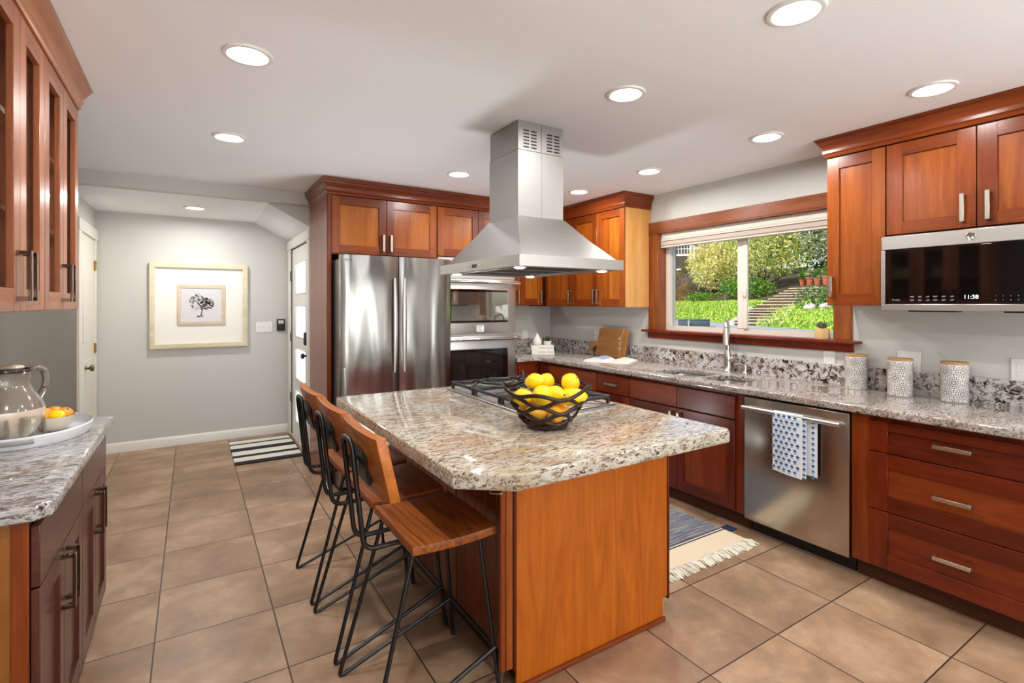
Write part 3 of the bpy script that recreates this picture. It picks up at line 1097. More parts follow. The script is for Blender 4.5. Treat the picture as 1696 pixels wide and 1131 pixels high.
for r, a, c in ((r0, 2.409, 3.034), (r1, 1.80, 2.407)):
    b = MB()
    x0, x1 = XL + 0.002, -0.462
    b.box(x0, x1, a, a + 0.016, 1.415, 2.34)
    b.box(x0, x1, c - 0.016, c, 1.415, 2.34)
    b.box(x0, x1, a, c, 1.415, 1.433)
    b.box(x0, x1, a, c, 2.322, 2.34)
    b.build('carcass', LEFTU_LIT[1], r)
    b = MB()
    b.box(x0, x0 + 0.01, a + 0.016, c - 0.016, 1.433, 2.322)
    b.build('back_panel', PALEIN, r)
    b = MB()
    for z in (1.73, 2.03):
        b.box(x0 + 0.01, x1 - 0.03, a + 0.016, c - 0.016, z, z + 0.016)
    b.build('shelf', INNER, r)
    m = (a + c) / 2
    door(FLU, a + 0.002, m - 0.0015, 1.418, 2.325, r, LEFTU_LIT, st=0.066, glassy=True, hu=m - 0.032, hzc=1.525, hl=0.15, hmat=NICKELD)
    door(FLU, m + 0.0015, c - 0.002, 1.418, 2.325, r, LEFTU_LIT, st=0.066, glassy=True, hu=m + 0.032, hzc=1.525, hl=0.15, hmat=NICKELD)
crown('trim_4', 'pale cherry crown over the glass-door wall cabinets', [(-0.440, 1.80), (-0.440, 3.036), (XL + 0.002, 3.036)], 2.33, cprof(0.108), CROWN_L)

# --- island cabinet
r = thing('island_cabinet', 'cherry kitchen island cabinet with a wide honey veneer end panel', 'cabinet', (1.44, 2.28, 0))
carcass(r, 1.022, 1.856, 1.611, 2.945, 0.1, 0.858, LOWER[0])
b = MB()
b.box(1.05, 1.80, 1.615, 2.945, 0, 0.1)
b.build('toe_kick', TOEK, r)
b = MB()
b.prism([(1.026, 0.0), (1.818, 0.0), (1.818, 0.103), (1.845, 0.103), (1.845, 0.858), (1.026, 0.858)], 1.598, 1.6105, 0, 'y')
b.build('end_panel', VENEER, r)
b = MB()
b.box(1.03, 1.824, 1.584, 1.5975, 0, 0.02, 0, 0.005, 2)
b.build('base_moulding', CROWN, r)
b = MB()
b.box(1.8185, 1.823, 1.60, 1.613, 0.021, 0.10)
b.build('raw_edge', MAPLE, r)
b = MB()
b.box(1.011, 1.0255, 1.594, 1.612, 0.075, 0.858, 0, 0.003)
b.box(0.980, 1.0105, 1.598, 1.615, 0.085, 0.858, 1, 0.003)
b.box(0.958, 0.9795, 1.600, 1.617, 0.085, 0.858, 2, 0.003)
b.build('corner_pilaster', [LOWER[2], UPPER[1], LOWER[3]], r)
FI = Fr('-x', 1.021)
for a in (1.62, 2.065, 2.51):
    b = MB()
    for k in range(5):
        u = a + k * 0.0875
        FI.box(b, u, u + 0.0865, 0.0005, 0.020, 0.106, 0.845, random.choice((0, 2, 2)), 0.003)
    b.build('panel_front', UPPER, r)
FJ = Fr('+x', 1.857)
b = MB()
b.box(1.8455, 1.8565, 1.592, 1.6105, 0.09, 0.858, 0, 0.002)
b.build('face_stile', LOWER[2], r)
for z0, z1 in ((0.70, 0.845), (0.41, 0.69), (0.11, 0.40)):
    door(FJ, 1.615, 2.05, z0, z1, r, LOWER, 'drawer', slab=z1 > 0.8, hz=True, hu=1.83, hzc=(z0 + z1) / 2)
door(FJ, 2.054, 2.495, 0.11, 0.845, r, LOWER, hu=2.46, hzc=0.72)
door(FJ, 2.499, 2.94, 0.11, 0.845, r, LOWER, hu=2.535, hzc=0.72)


# ------------------------------------------------------------------ countertops
def slab(name, outline, holes, z0, z1, mat, parent=None, bev=0.006, label=None, seg=2):
    b = bmesh.new()
    edges = []
    for loop in [outline] + holes:
        vs = [b.verts.new((x, y, z0)) for x, y in loop]
        for i in range(len(vs)):
            edges.append(b.edges.new((vs[i], vs[(i + 1) % len(vs)])))
    bmesh.ops.triangle_fill(b, use_beauty=True, use_dissolve=False, edges=edges)
    r = bmesh.ops.extrude_face_region(b, geom=b.faces[:])
    bmesh.ops.translate(b, vec=(0, 0, z1 - z0), verts=[v for v in r['geom'] if isinstance(v, bmesh.types.BMVert)])
    bmesh.ops.recalc_face_normals(b, faces=b.faces[:])
    bmesh.ops.dissolve_limit(b, angle_limit=0.01, verts=b.verts[:], edges=b.edges[:])
    es = [e for e in b.edges if len(e.link_faces) == 2 and e.calc_face_angle(0) > 1.0 and abs(e.verts[0].co.z - e.verts[1].co.z) < 1e-5]
    if bev:
        bmesh.ops.bevel(b, geom=es, offset=bev, segments=seg, profile=0.5, affect='EDGES')
    m = MB().bm(b)
    return m.build(name, mat, parent, angle=30)


def rrect(x0, x1, y0, y1, rad, n=6):
    out = []
    for cx, cy, a0 in ((x1 - rad, y1 - rad, 0), (x0 + rad, y1 - rad, 90), (x0 + rad, y0 + rad, 180), (x1 - rad, y0 + rad, 270)):
        for k in range(n + 1):
            a = math.radians(a0 + 90 * k / n)
            out.append((cx + rad * math.cos(a), cy + rad * math.sin(a)))
    return out


SINKS = (rrect(3.065, 3.41, 2.40, 2.80, 0.07), rrect(3.065, 3.385, 2.065, 2.365, 0.06))
r = thing('window_countertop', 'granite counter running under the window and round the corner', 'countertop', (3.26, 2.5, 0.915))
slab('slab', [(2.915, 0.46), (3.579, 0.46), (3.579, 4.849), (2.672, 4.849), (2.672, 4.145), (2.855, 4.145), (2.915, 4.085)], list(SINKS), 0.8745, 0.915, GRAN_R, r, 0.009, seg=3)
b = MB()
b.box(3.58, WX, 0.46, YB - 0.002, 0.875, 1.045, 0, 0.003)
b.box(2.672, 3.5795, 4.85, YB - 0.002, 0.875, 1.045, 0, 0.003)
b.build('backsplash', GRAN_S, r)
r = thing('island_countertop', 'large cream and brown granite island top with clipped corners', 'countertop', (1.3, 2.1, 0.915))
CT = rrect(1.345, 1.865, 1.975, 2.865, 0.01, 2)
slab('slab', [(0.850, 1.318), (1.905, 1.318), (1.925, 1.338), (1.925, 2.97), (0.705, 2.97), (0.690, 2.955), (0.690, 1.445)], [CT], 0.8595, 0.915, GRAN_I, r, 0.009, seg=3)
r = thing('sideboard_countertop', 'grey-white granite top on the sideboard cabinets', 'countertop', (-0.55, 2.4, 0.915))
slab('slab', [(XL + 0.002, 1.776), (-0.345, 1.776), (-0.312, 1.81), (-0.312, 3.02), (-0.345, 3.058), (XL + 0.002, 3.058)], [], 0.8745, 0.915, GRAN_L, r, 0.009, seg=3)

# ------------------------------------------------------------------ appliances
def loft(mb, loops, mi=0, cap0=False, cap1=False):
    n = len(loops[0])
    vs = [p for lp in loops for p in lp]
    fs = []
    for i in range(len(loops) - 1):
        for k in range(n):
            k2 = (k + 1) % n
            fs.append((i * n + k, i * n + k2, (i + 1) * n + k2, (i + 1) * n + k))
    if cap0:
        fs.append(tuple(range(n))[::-1])
    if cap1:
        fs.append(tuple((len(loops) - 1) * n + k for k in range(n)))
    return mb.add(vs, fs, mi)


def scale_loop(lp, s, z):
    cx = sum(p[0] for p in lp) / len(lp)
    cy = sum(p[1] for p in lp) / len(lp)
    hx = max(abs(p[0] - cx) for p in lp)
    hy = max(abs(p[1] - cy) for p in lp)
    return [(cx + (p[0] - cx) * (hx + s) / hx, cy + (p[1] - cy) * (hy + s) / hy, z) for p in lp]


# sink
r = thing('sink', 'stainless double-bowl sink set under the granite window counter', 'sink', (3.24, 2.43, 0.70))
for lp in SINKS:
    b = MB()
    loft(b, [scale_loop(lp, 0.012, 0.8735), scale_loop(lp, -0.001, 0.8735), scale_loop(lp, -0.003, 0.86), scale_loop(lp, -0.010, 0.76), scale_loop(lp, -0.045, 0.732)], cap1=True)
    loft(b, [scale_loop(lp, 0.012, 0.8735), scale_loop(lp, 0.012, 0.868), scale_loop(lp, 0.006, 0.86), scale_loop(lp, 0.0, 0.755), scale_loop(lp, -0.03, 0.725)], cap1=True)
    bowl = b.build('bowl', STEEL, r)
    cx = sum(p[0] for p in lp) / len(lp)
    cy = sum(p[1] for p in lp) / len(lp)
    b = MB()
    b.lathe([(0.001, 0.7335), (0.03, 0.7335), (0.042, 0.736), (0.044, 0.7325)], cx, cy, 20)
    b.build('drain', CHROME, bowl)

# faucet
r = thing('faucet', 'brushed nickel pull-down faucet behind the sink', 'faucet', (3.53, 2.46, 0.915))
fx, fy = 3.53, 2.46
b = MB()
b.lathe([(0.036, 0.915), (0.036, 0.921), (0.031, 0.927), (0.029, 0.97), (0.030, 1.01), (0.028, 1.04), (0.020, 1.07), (0.0165, 1.09)], fx, fy, 24)
b.build('base', NICKEL, r)
dirv = Vector((-0.86, -0.50, 0)).normalized()
pts = [(fx, fy, 1.07), (fx, fy, 1.19)]
for k in range(0, 11):
    a = PI * k / 10 * 0.92
    R = 0.062
    pts.append((fx + dirv.x * R * (1 - math.cos(a)), fy + dirv.y * R * (1 - math.cos(a)), 1.245 + R * math.sin(a)))
b = MB()
b.tube(pts, 0.0155, 14)
b.build('spout', NICKEL, r)
e = Vector(pts[-1])
dn = Vector((dirv.x * 0.12, dirv.y * 0.12, -1)).normalized()
b = MB()
b.tube([e, e + dn * 0.03, e + dn * 0.075, e + dn * 0.13], [0.0165, 0.020, 0.024, 0.027], 16)
b.build('spray_head', NICKEL, r)
b = MB()
b.tube([(fx, fy - 0.01, 1.0), (fx + 0.003, fy - 0.04, 1.015), (fx + 0.006, fy - 0.075, 1.035)], [0.022, 0.020, 0.015], 12)
b.tube([(fx + 0.004, fy - 0.05, 1.02), (fx - 0.01, fy - 0.08, 1.05)], [0.014, 0.009], 10)
b.build('lever', NICKEL, r)
r = thing('soap_dispenser', 'small brushed nickel soap dispenser beside the faucet', 'soap dispenser', (3.535, 2.315, 0.915))
b = MB()
b.lathe([(0.019, 0.915), (0.019, 0.922), (0.014, 0.928), (0.013, 0.965), (0.011, 0.975), (0.008, 0.985), (0.0001, 0.986)], 3.535, 2.315, 18)
b.build('base', NICKEL, r)
b = MB()
b.tube([(3.535, 2.32, 0.977), (3.525, 2.36, 0.983), (3.515, 2.39, 0.975)], [0.009, 0.008, 0.006], 10)
b.build('nozzle', NICKEL, r)

# range hood
hx0, hx1, hy0, hy1 = 1.303, 1.972, 2.005, 2.905
cx0, cx1, cy0, cy1 = 1.490, 1.800, 2.310, 2.620
r = thing('range_hood', 'stainless island range hood with pyramid canopy and square chimney', 'range hood', (1.64, 2.455, 1.62))
b = MB()
def ring(a, z):
    return [(hx0 + a, hy0 + a, z), (hx1 - a, hy0 + a, z), (hx1 - a, hy1 - a, z), (hx0 + a, hy1 - a, z)]
loft(b, [ring(0.03, 1.632), ring(0.012, 1.622), ring(0.0, 1.622), ring(0.0, 1.676), ring(0.028, 1.678)])
b.build('rim', STEEL, r)
b = MB()
lo = ring(0.026, 1.677)
hi = [(cx0 - 0.004, cy0 - 0.004, 1.918), (cx1 + 0.004, cy0 - 0.004, 1.918), (cx1 + 0.004, cy1 + 0.004, 1.918), (cx0 - 0.004, cy1 + 0.004, 1.918)]
mid = []
for t in (0.5,):
    mid.append([tuple(a[i] * (1 - t) + c[i] * t - (0.008 if i == 2 else 0) for i in range(3)) for a, c in zip(lo, hi)])
loft(b, [lo] + mid + [hi], cap1=True)
b.build('canopy', STEEL, r)
b = MB()
b.box(cx0, cx1, cy0, cy1, 1.918, 2.28, 0, 0.002)
b.build('lower_chimney', STEELV, r)
b = MB()
b.box(cx0 + 0.003, cx1 - 0.003, cy0 + 0.003, cy1 - 0.003, 2.2805, CZ - 0.001, 0, 0.002)
up = b.build('upper_chimney', STEELV, r)
b = MB()
for gx in (0.038, 0.196):
    b = MB()
    for dx in (0.0, 0.05):
        for k in range(6):
            z = 2.385 - k * 0.018
            b.box(cx0 + gx + dx, cx0 + gx + dx + 0.038, cy0 + 0.0022, cy0 + 0.006, z, z + 0.008)
    b.build('vent_grille', BLACKP, up)
b = MB()
b.box(cx0 + 0.157, cx0 + 0.1592, cy0 - 0.0004, cy0 + 0.005, 1.92, 2.279)
b.box(cx0 + 0.156, cx0 + 0.160, cy0 + 0.0024, cy0 + 0.006, 2.285, 2.435)
b.build('seam', plain('seam_shadow', (110, 106, 100), 0.4, 0.8), up)
b = MB()
b.box(hx0 + 0.03, hx1 - 0.03, hy0 + 0.03, hy1 - 0.03, 1.632, 1.64)
for k in range(3):
    y0 = hy0 + 0.10 + k * 0.24
    b.box(hx0 + 0.10, hx1 - 0.10, y0, y0 + 0.22, 1.627, 1.633, 0, 0.003)
    for j in range(9):
        b.box(hx0 + 0.12, hx1 - 0.12, y0 + 0.015 + j * 0.022, y0 + 0.024 + j * 0.022, 1.6255, 1.628, 1)
b.build('filter_panel', [STEEL, plain('filter_slot', (70, 68, 64), 0.5, 0.8)], r)
for x in (hx0 + 0.065, hx1 - 0.065):
    for y in (hy0 + 0.10, hy1 - 0.10):
        b = MB()
        b.lathe([(0.001, 1.614), (0.018, 1.6148), (0.027, 1.618), (0.029, 1.632)], x, y, 20)
        b.lathe([(0.030, 1.6205), (0.038, 1.6215), (0.038, 1.632)], x, y, 20, 1)
        b.build('hood_light', [LENS, CHROME], r)
b = MB()
for y in (2.535, 2.512, 2.40, 2.377):
    b.box(hx0 - 0.0015, hx0 + 0.002, y - 0.006, y + 0.006, 1.641, 1.653, 0, 0.001)
b.build('buttons', CHROME, r)
b = MB()
b.box(hx0 - 0.001, hx0 + 0.002, 2.432, 2.485, 1.637, 1.657)
b.build('display', plain('hood_display', (30, 52, 56), 0.15), r)

# cooktop
r = thing('cooktop', 'stainless gas cooktop with black iron grates set in the island', 'cooktop', (1.605, 2.42, 0.915))
b = MB()
b.box(1.33, 1.88, 1.96, 2.88, 0.9155, 0.922, 0, 0.003)
b.box(1.36, 1.85, 1.99, 2.85, 0.862, 0.9155)
b.build('plate', STEEL, r)
BUR = [(1.47, 2.11, 0.05), (1.74, 2.11, 0.04), (1.61, 2.42, 0.06), (1.47, 2.73, 0.04), (1.74, 2.73, 0.05)]
for x, y, q in BUR:
    b = MB()
    b.lathe([(q + 0.012, 0.922), (q + 0.010, 0.930), (q, 0.932), (q, 0.938), (q * 0.9, 0.942), (0.001, 0.943)], x, y, 24)
    b.build('burner', IRON, r)
for y0, y1, cen in ((1.985, 2.265, ((1.47, 2.11), (1.74, 2.11))), (2.28, 2.56, ((1.61, 2.42),)), (2.575, 2.855, ((1.47, 2.73), (1.74, 2.73)))):
    b = MB()
    zt = 0.962
    for x in (1.362, 1.848):
        b.box(x - 0.008, x + 0.008, y0, y1, zt - 0.016, zt, 0, 0.003)
    for y in (y0 + 0.006, y1 - 0.006):
        b.box(1.362, 1.848, y - 0.008, y + 0.008, zt - 0.016, zt, 0, 0.003)
    if len(cen) == 2:
        b.box(1.599, 1.611, y0, y1, zt - 0.014, zt, 0, 0.003)
    for cx, cy in cen:
        hw = 0.115 if len(cen) == 2 else 0.235
        for sx in (-1, 1):
            for sy in (-1, 1):
                b.tube([(cx + sx * 0.022, cy + sy * 0.022, zt + 0.001), (cx + sx * min(hw, 0.125), cy + sy * 0.122, zt - 0.004)], 0.009, 6)
    for x in (1.362, 1.848):
        for y in (y0 + 0.008, y1 - 0.008):
            b.box(x - 0.008, x + 0.008, y - 0.008, y + 0.008, 0.922, zt - 0.008, 0, 0.002)
    b.build('grate', IRON, r)
for k in range(5):
    b = MB()
    b.lathe([(0.018, 0.922), (0.018, 0.935), (0.015, 0.945), (0.001, 0.946)], 1.862, 2.17 + k * 0.125, 16)
    b.build('knob', BLACKP, r)

# refrigerator
r = thing('refrigerator', 'stainless french-door refrigerator in the cherry surround', 'refrigerator', (1.40, 4.4, 0))
b = MB()
b.box(0.947, 1.838, 3.985, 4.84, 0.03, 1.785, 0, 0.004)
for x in (1.0, 1.78):
    b.box(x - 0.02, x + 0.02, 4.1, 4.7, 0.0, 0.03)
b.build('body', plain('fridge_side', (120, 118, 114), 0.35, 0.9), r)
b = MB()
b.box(0.96, 1.08, 3.93, 4.05, 1.786, 1.812, 0, 0.004)
b.box(1.70, 1.82, 3.93, 4.05, 1.786, 1.812, 0, 0.004)
b.build('hinge_cover', BLACKP, r)


def fdoor(name, x0, x1, z0, z1, left):
    b = MB()
    n = 14
    outl = []
    for k in range(n + 1):
        t = k / n
        x = x0 + (x1 - x0) * t
        u = t if left else 1 - t
        d = 3.905 + 0.010 * (2 * t - 1) ** 2
        if t < 0.04 or t > 0.96:
            d += 0.008
        outl.append((x, d))
    outl += [(x1, 3.984), (x0, 3.984)]
    b.prism(outl, z0, z1, 0, 'z')
    return b.build(name, FRIDGE, r, angle=25)


dl = fdoor('door', 0.947, 1.397, 0.72, 1.815, True)
dr = fdoor('door', 1.403, 1.853, 0.72, 1.815, False)
fdoor('drawer', 0.947, 1.853, 0.40, 0.713, True)
fdoor('drawer', 0.947, 1.853, 0.06, 0.393, True)
for dd, xx, s in ((dl, 1.377, -1), (dr, 1.423, 1)):
    b = MB()
    pp = []
    for k in range(13):
        t = k / 12
        z = 0.90 + t * 0.745
        bow = math.sin(PI * t)
        pp.append((xx + s * (0.014 + 0.004 * (1 - bow)), 3.899 - 0.008 * bow, z))
    b.tube(pp, [0.010 + 0.010 * math.sin(PI * k / 12) for k in range(13)], 12, flat=0.45)
    b.build('grip', STEEL, dd)
b = MB()
ring_pts = [(0.985 + 0.009 * math.cos(a * PI / 10), 3.9092, 1.775 + 0.009 * math.sin(a * PI / 10)) for a in range(20)]
b.tube(ring_pts, 0.0012, 6, closed=True)
b.box(0.9835, 0.9865, 3.908, 3.911, 1.769, 1.778)
put_text(b, 'LG', 0.022, (1.013, 3.9088, 1.775), (1, 0, 0), (0, 0, 1))
b.build('badge', plain('badge_grey', (80, 80, 82), 0.3, 0.6), dl)

# double oven
r = thing('double_oven', 'stainless double wall oven beside the refrigerator', 'oven', (2.26, 4.3, 0.62))
FO = Fr('-y', 4.19)
b = MB()
FO.box(b, 1.872, 2.640, -0.55, -0.001, 0.62, 1.855)
FO.box(b, 1.850, 2.662, 0.0005, 0.012, 0.617, 1.862, 0, 0.003)
b.build('body', STEEL, r)
b = MB()
FO.box(b, 1.868, 2.650, 0.012, 0.022, 1.672, 1.855, 0, 0.003)
pnl = b.build('control_panel', STEEL, r)
b = MB()
FO.box(b, 2.12, 2.40, 0.022, 0.024, 1.73, 1.80)
b.build('display', BLACKG, pnl)
for nm, z0, z1, w0, w1, hz_, gm in (('upper', 1.163, 1.668, 1.268, 1.572, 1.640, OVENM), ('lower', 0.640, 1.145, 0.712, 1.022, 1.116, OVENG)):
    b = MB()
    FO.box(b, 1.868, 2.650, 0.013, 0.042, z0, z1, 0, 0.006, 2)
    dd = b.build('door', STEEL, r)
    b = MB()
    FO.box(b, 1.905, 2.560, 0.0425, 0.045, w0, w1, 0, 0.002)
    FO.box(b, 1.900, 2.565, 0.0415, 0.0432, w0 - 0.006, w1 + 0.006, 1, 0.002)
    win = b.build('window', [BLACKG, CHROME], dd)
    b = MB()
    FO.box(b, 1.965, 2.56 - (0.06 if gm is OVENG else 0.0), 0.0453, 0.0463, w0 + 0.02, w1 - 0.02)
    b.build('inner_glass', gm, dd)
    b = MB()
    b.tube([FO.P(1.86, 0.088, hz_), FO.P(2.672, 0.088, hz_)], 0.013, 16)
    for x in (1.885, 2.645):
        FO.box(b, x - 0.022, x + 0.022, 0.04, 0.085, hz_ - 0.014, hz_ + 0.022, 0, 0.006)
    b.build('handle', CHROME, dd)
    if nm == 'upper':
        b = MB()
        FO.box(b, 2.225, 2.300, 0.042, 0.0428, 1.185, 1.245, 0)
        for k in range(5):
            FO.box(b, 2.232, 2.293 - (k % 3) * 0.012, 0.0428, 0.0430, 1.232 - k * 0.010, 1.236 - k * 0.010 + (0.004 if k == 0 else 0), 1)
        b.build('sticker', [PAPER, INK], dd)

# dishwasher
r = thing('dishwasher', 'stainless dishwasher with a towel on its bar handle', 'dishwasher', (3.25, 1.63, 0))
b = MB()
b.box(2.975, 3.57, 1.332, 1.934, 0.098, 0.868)
b.build('body', plain('dishwasher_tub', (40, 40, 42), 0.5), r)
b = MB()
b.box(3.035, 3.06, 1.335, 1.932, 0.0, 0.098)
b.build('toe_panel', BLACKP, r)
b = MB()
b.box(2.945, 2.974, 1.331, 1.935, 0.094, 0.858, 0, 0.004, 2)
dd = b.build('door', DWSTEEL, r)
b = MB()
b.tube([(2.895, 1.352, 0.80), (2.895, 1.915, 0.80)], 0.0125, 16)
for y in (1.37, 1.897):
    b.tube([(2.947, y, 0.80), (2.895, y, 0.80)], 0.011, 12)
b.build('handle', STEEL, dd)

# towel over the dishwasher handle
TOWEL = plain('white_cotton', (232, 234, 238), 0.85, bump=0.4, bscale=400)
BLUE = plain('blue_print', (146, 190, 238), 0.85)
BLUE2 = plain('blue_print_dark', (122, 168, 226), 0.85)
r = thing('dish_towel', 'white cotton towel printed with small blue flowers over the dishwasher handle', 'towel', (2.88, 1.6, 0.6))


def sheet(mb, xf, yl, yr, zt, zb, th=0.0035, ny=12, nz=18, yskew=0.0):
    vs, fs = [], []
    for side in (0, 1):
        for i in range(nz + 1):
            t = i / nz
            z = zt + (zb - zt) * t
            for j in range(ny + 1):
                s = j / ny
                y = yl + (yr - yl) * s + yskew * t
                vs.append((xf(s, t) + side * th, y, z + 0.014 * t * (0.5 - s)))
    N = (nz + 1) * (ny + 1)
    for i in range(nz):
        for j in range(ny):
            a = i * (ny + 1) + j
            fs.append((a, a + 1, a + ny + 2, a + ny + 1))
            fs.append((N + a, N + a + ny + 1, N + a + ny + 2, N + a + 1))
    bd = [j for j in range(ny + 1)] + [i * (ny + 1) + ny for i in range(1, nz + 1)] + [nz * (ny + 1) + j for j in range(ny - 1, -1, -1)] + [i * (ny + 1) for i in range(nz - 1, 0, -1)]
    for k in range(len(bd)):
        a, c = bd[k], bd[(k + 1) % len(bd)]
        fs.append((a, N + a, N + c, c))
    mb.add(vs, fs)


b = MB()
def xfr(s, t):
    base = 2.8795 + 0.003 * math.sin(7 * s + 1.0) * t
    if t < 0.06:
        q = t / 0.06
        base = 2.8955 - 0.016 * math.sin(q * PI / 2)
    return base
sheet(b, xfr, 1.712, 1.545, 0.8165, 0.465)
sheet(b, lambda s, t: 2.886 + 0.002 * math.sin(5 * s) * t, 1.60, 1.522, 0.813, 0.475)
sheet(b, lambda s, t: 2.916 if t > 0.05 else 2.8985 + 0.0175 * t / 0.05, 1.70, 1.478, 0.8165, 0.487)
b.build('cloth', TOWEL, r)
b = MB()
def motif(y, z, x, s, dark):
    def pg(pts, mi):
        b.add([(x, y + p * s, z + q * s) for p, q in pts], [tuple(range(len(pts)))], mi)
    for (px_, pz, rr) in ((0, 4.2, 3.0), (-3.0, 2.2, 2.6), (3.0, 2.2, 2.6), (-1.4, 0.6, 2.4), (1.4, 0.6, 2.4)):
        pg([(px_ + rr * math.cos(a * PI / 4), pz + rr * math.sin(a * PI / 4)) for a in range(8)], dark)
    pg([(-0.5, -1), (0.5, -1), (0.5, -7), (-0.5, -7)], 1)
    for sx in (-1, 1):
        pg([(0, -5), (sx * 3.6, -2.2), (sx * 4.2, -4.0), (sx * 1.6, -5.6)], 1)
for i in range(11):
    for j in range(6):
        y = 1.705 - 0.031 * j - (0.0155 if i % 2 else 0)
        z = 0.792 - 0.0305 * i
        s_ = (1.712 - y) / 0.167
        if s_ > 0.96 or s_ < 0.04:
            continue
        t_ = (0.8165 - z) / 0.3515
        motif(y, z + 0.014 * t_ * (0.5 - s_), xfr(s_, t_) - 0.0016, 0.0020, (i + j) % 2)
b.build('flower_print', [BLUE, BLUE2], r, normals=False)
b = MB()
for i in range(11):
    for yy in (1.532,):
        motif(yy, 0.790 - 0.0305 * i, 2.8836, 0.0019, i % 2)
b.build('flower_print', [BLUE, BLUE2], r, normals=False)
b = MB()
for i in range(11):
    motif(1.500, 0.783 - 0.0305 * i, 2.9145, 0.0017, (i + 1) % 2)
b.build('flower_print', [BLUE, BLUE2], r, normals=False)

# over-the-range microwave
r = thing('microwave', 'stainless microwave with black glass door under the wall cabinets', 'microwave', (3.4, 0.9, 1.405))
FM = Fr('-x', 3.225)
b = MB()
b.box(3.226, WX, 0.515, 1.285, 1.41, 1.808, 0, 0.003)
b.build('body', plain('microwave_case', (70, 68, 66), 0.4, 0.7), r)
b = MB()
FM.box(b, 0.515, 1.285, 0.0, 0.025, 1.733, 1.806, 0, 0.003)
FM.box(b, 0.515, 1.285, 0.0, 0.025, 1.406, 1.440, 0, 0.003)
FM.box(b, 1.266, 1.285, 0.0, 0.025, 1.4405, 1.7325)
FM.box(b, 0.515, 0.530, 0.0, 0.025, 1.4405, 1.7325)
fr_ = b.build('front_frame', STEEL, r)
b = MB()
FM.box(b, 0.531, 1.265, 0.0, 0.024, 1.4415, 1.7315, 0, 0.004)
gl_ = b.build('door', BLACKG, r)
b = MB()
XG = 3.225 - 0.0245
def mt(s, sz, y, z):
    put_text(b, s, sz, (XG, y, z), (0, -1, 0), (0, 0, 1), 0)
mt('11:38', 0.026, 0.905, 1.474)
b.build('clock_digits', plain('clock_glow', (236, 244, 250), 0.5, emit=1.6), gl_)
b = MB()
mt('Profile', 0.014, 1.215, 1.462)
for col in range(6):
    for row in range(2):
        y = 1.145 - col * 0.033
        FM.box(b, y - 0.010, y + 0.008 - (col % 3) * 0.003, 0.0243, 0.0247, 1.479 - row * 0.018, 1.4815 - row * 0.018)
        FM.box(b, y - 0.008, y + 0.006, 0.0243, 0.0247, 1.475 - row * 0.018, 1.477 - row * 0.018)
for col in range(5):
    for row in range(2):
        mt(str((row * 5 + col + 1) % 10), 0.009, 0.815 - col * 0.026, 1.479 - row * 0.02)
for col in range(3):
    for row in range(2):
        y = 0.675 - col * 0.035
        FM.box(b, y - 0.009, y + 0.007, 0.0243, 0.0247, 1.478 - row * 0.02, 1.481 - row * 0.02)
b.build('control_marks', plain('control_print', (150, 152, 154), 0.5), gl_)
b = MB()
b.M = Matrix.Translation((3.2, 0.905, 1.77)) @ Matrix.Rotation(-PI / 2, 4, 'Y')
b.lathe([(0.020, 0.0), (0.020, 0.002), (0.018, 0.003), (0.0165, 0.002), (0.001, 0.002)], 0, 0, 24)
b.M = None
for k in range(4):
    a0 = k * PI / 2
    b.tube([(3.1975, 0.905 + 0.011 * math.cos(a0 + t * 0.35) * (1 - 0.12 * t), 1.77 + 0.011 * math.sin(a0 + t * 0.35) * (1 - 0.12 * t)) for t in range(5)], 0.0011, 5)
b.tube([(3.1975, 0.905 + 0.004 * math.cos(t * 0.7), 1.77 + 0.005 * math.sin(t * 0.7)) for t in range(9)], 0.001, 5)
b.build('badge', CHROME, fr_)
b = MB()
b.box(3.25, 3.35, 0.60, 0.80, 1.398, 1.4095, 0, 0.003)
b.box(3.25, 3.35, 0.98, 1.18, 1.398, 1.4095, 0, 0.003)
b.build('underside_vent', BLACKP, r)

# ------------------------------------------------------------------ bar stools
CY0 = 1.85
r = thing('bar_stool', 'wooden bar stool with black hairpin legs, nearest the clipped island corner', 'bar stool', (0.73, CY0, 0), 'bar stools along the island')
b = MB()
N1, N2 = 12, 6
vs, fs = [], []
x0, x1, y0, y1 = 0.632, 0.965, CY0 - 0.213, CY0 + 0.213
for side in (0, 1):
    for i in range(N1 + 1):
        t = i / N1
        for j in range(N2 + 1):
            s = j / N2
            sag = -0.008 * (1 - (2 * t - 1) ** 2)
            z = 0.616 + sag - side * 0.031
            vs.append((x0 + (x1 - x0) * t, y0 + (y1 - y0) * s, z))
n = (N1 + 1) * (N2 + 1)
for i in range(N1):
    for j in range(N2):
        a = i * (N2 + 1) + j
        fs.append((a, a + 1, a + N2 + 2, a + N2 + 1))
        fs.append((n + a, n + a + N2 + 1, n + a + N2 + 2, n + a + 1))
bd = [j for j in range(N2 + 1)] + [i * (N2 + 1) + N2 for i in range(1, N1 + 1)] + [N1 * (N2 + 1) + j for j in range(N2 - 1, -1, -1)] + [i * (N2 + 1) for i in range(N1 - 1, 0, -1)]
for k in range(len(bd)):
    a, c = bd[k], bd[(k + 1) % len(bd)]
    fs.append((a, n + a, n + c, c))
bb = bmesh.new()
bv = [bb.verts.new(p) for p in vs]
for f in fs:
    bb.faces.new([bv[i] for i in f])
bmesh.ops.recalc_face_normals(bb, faces=bb.faces[:])
es = [e for e in bb.edges if len(e.link_faces) == 2 and e.calc_face_angle(0) > 1.0]
bmesh.ops.bevel(bb, geom=es, offset=0.003, segments=2, profile=0.5, affect='EDGES')
b.bm(bb)
b.build('seat', STOOLW, r, angle=30)
b = MB()
vs, fs = [], []
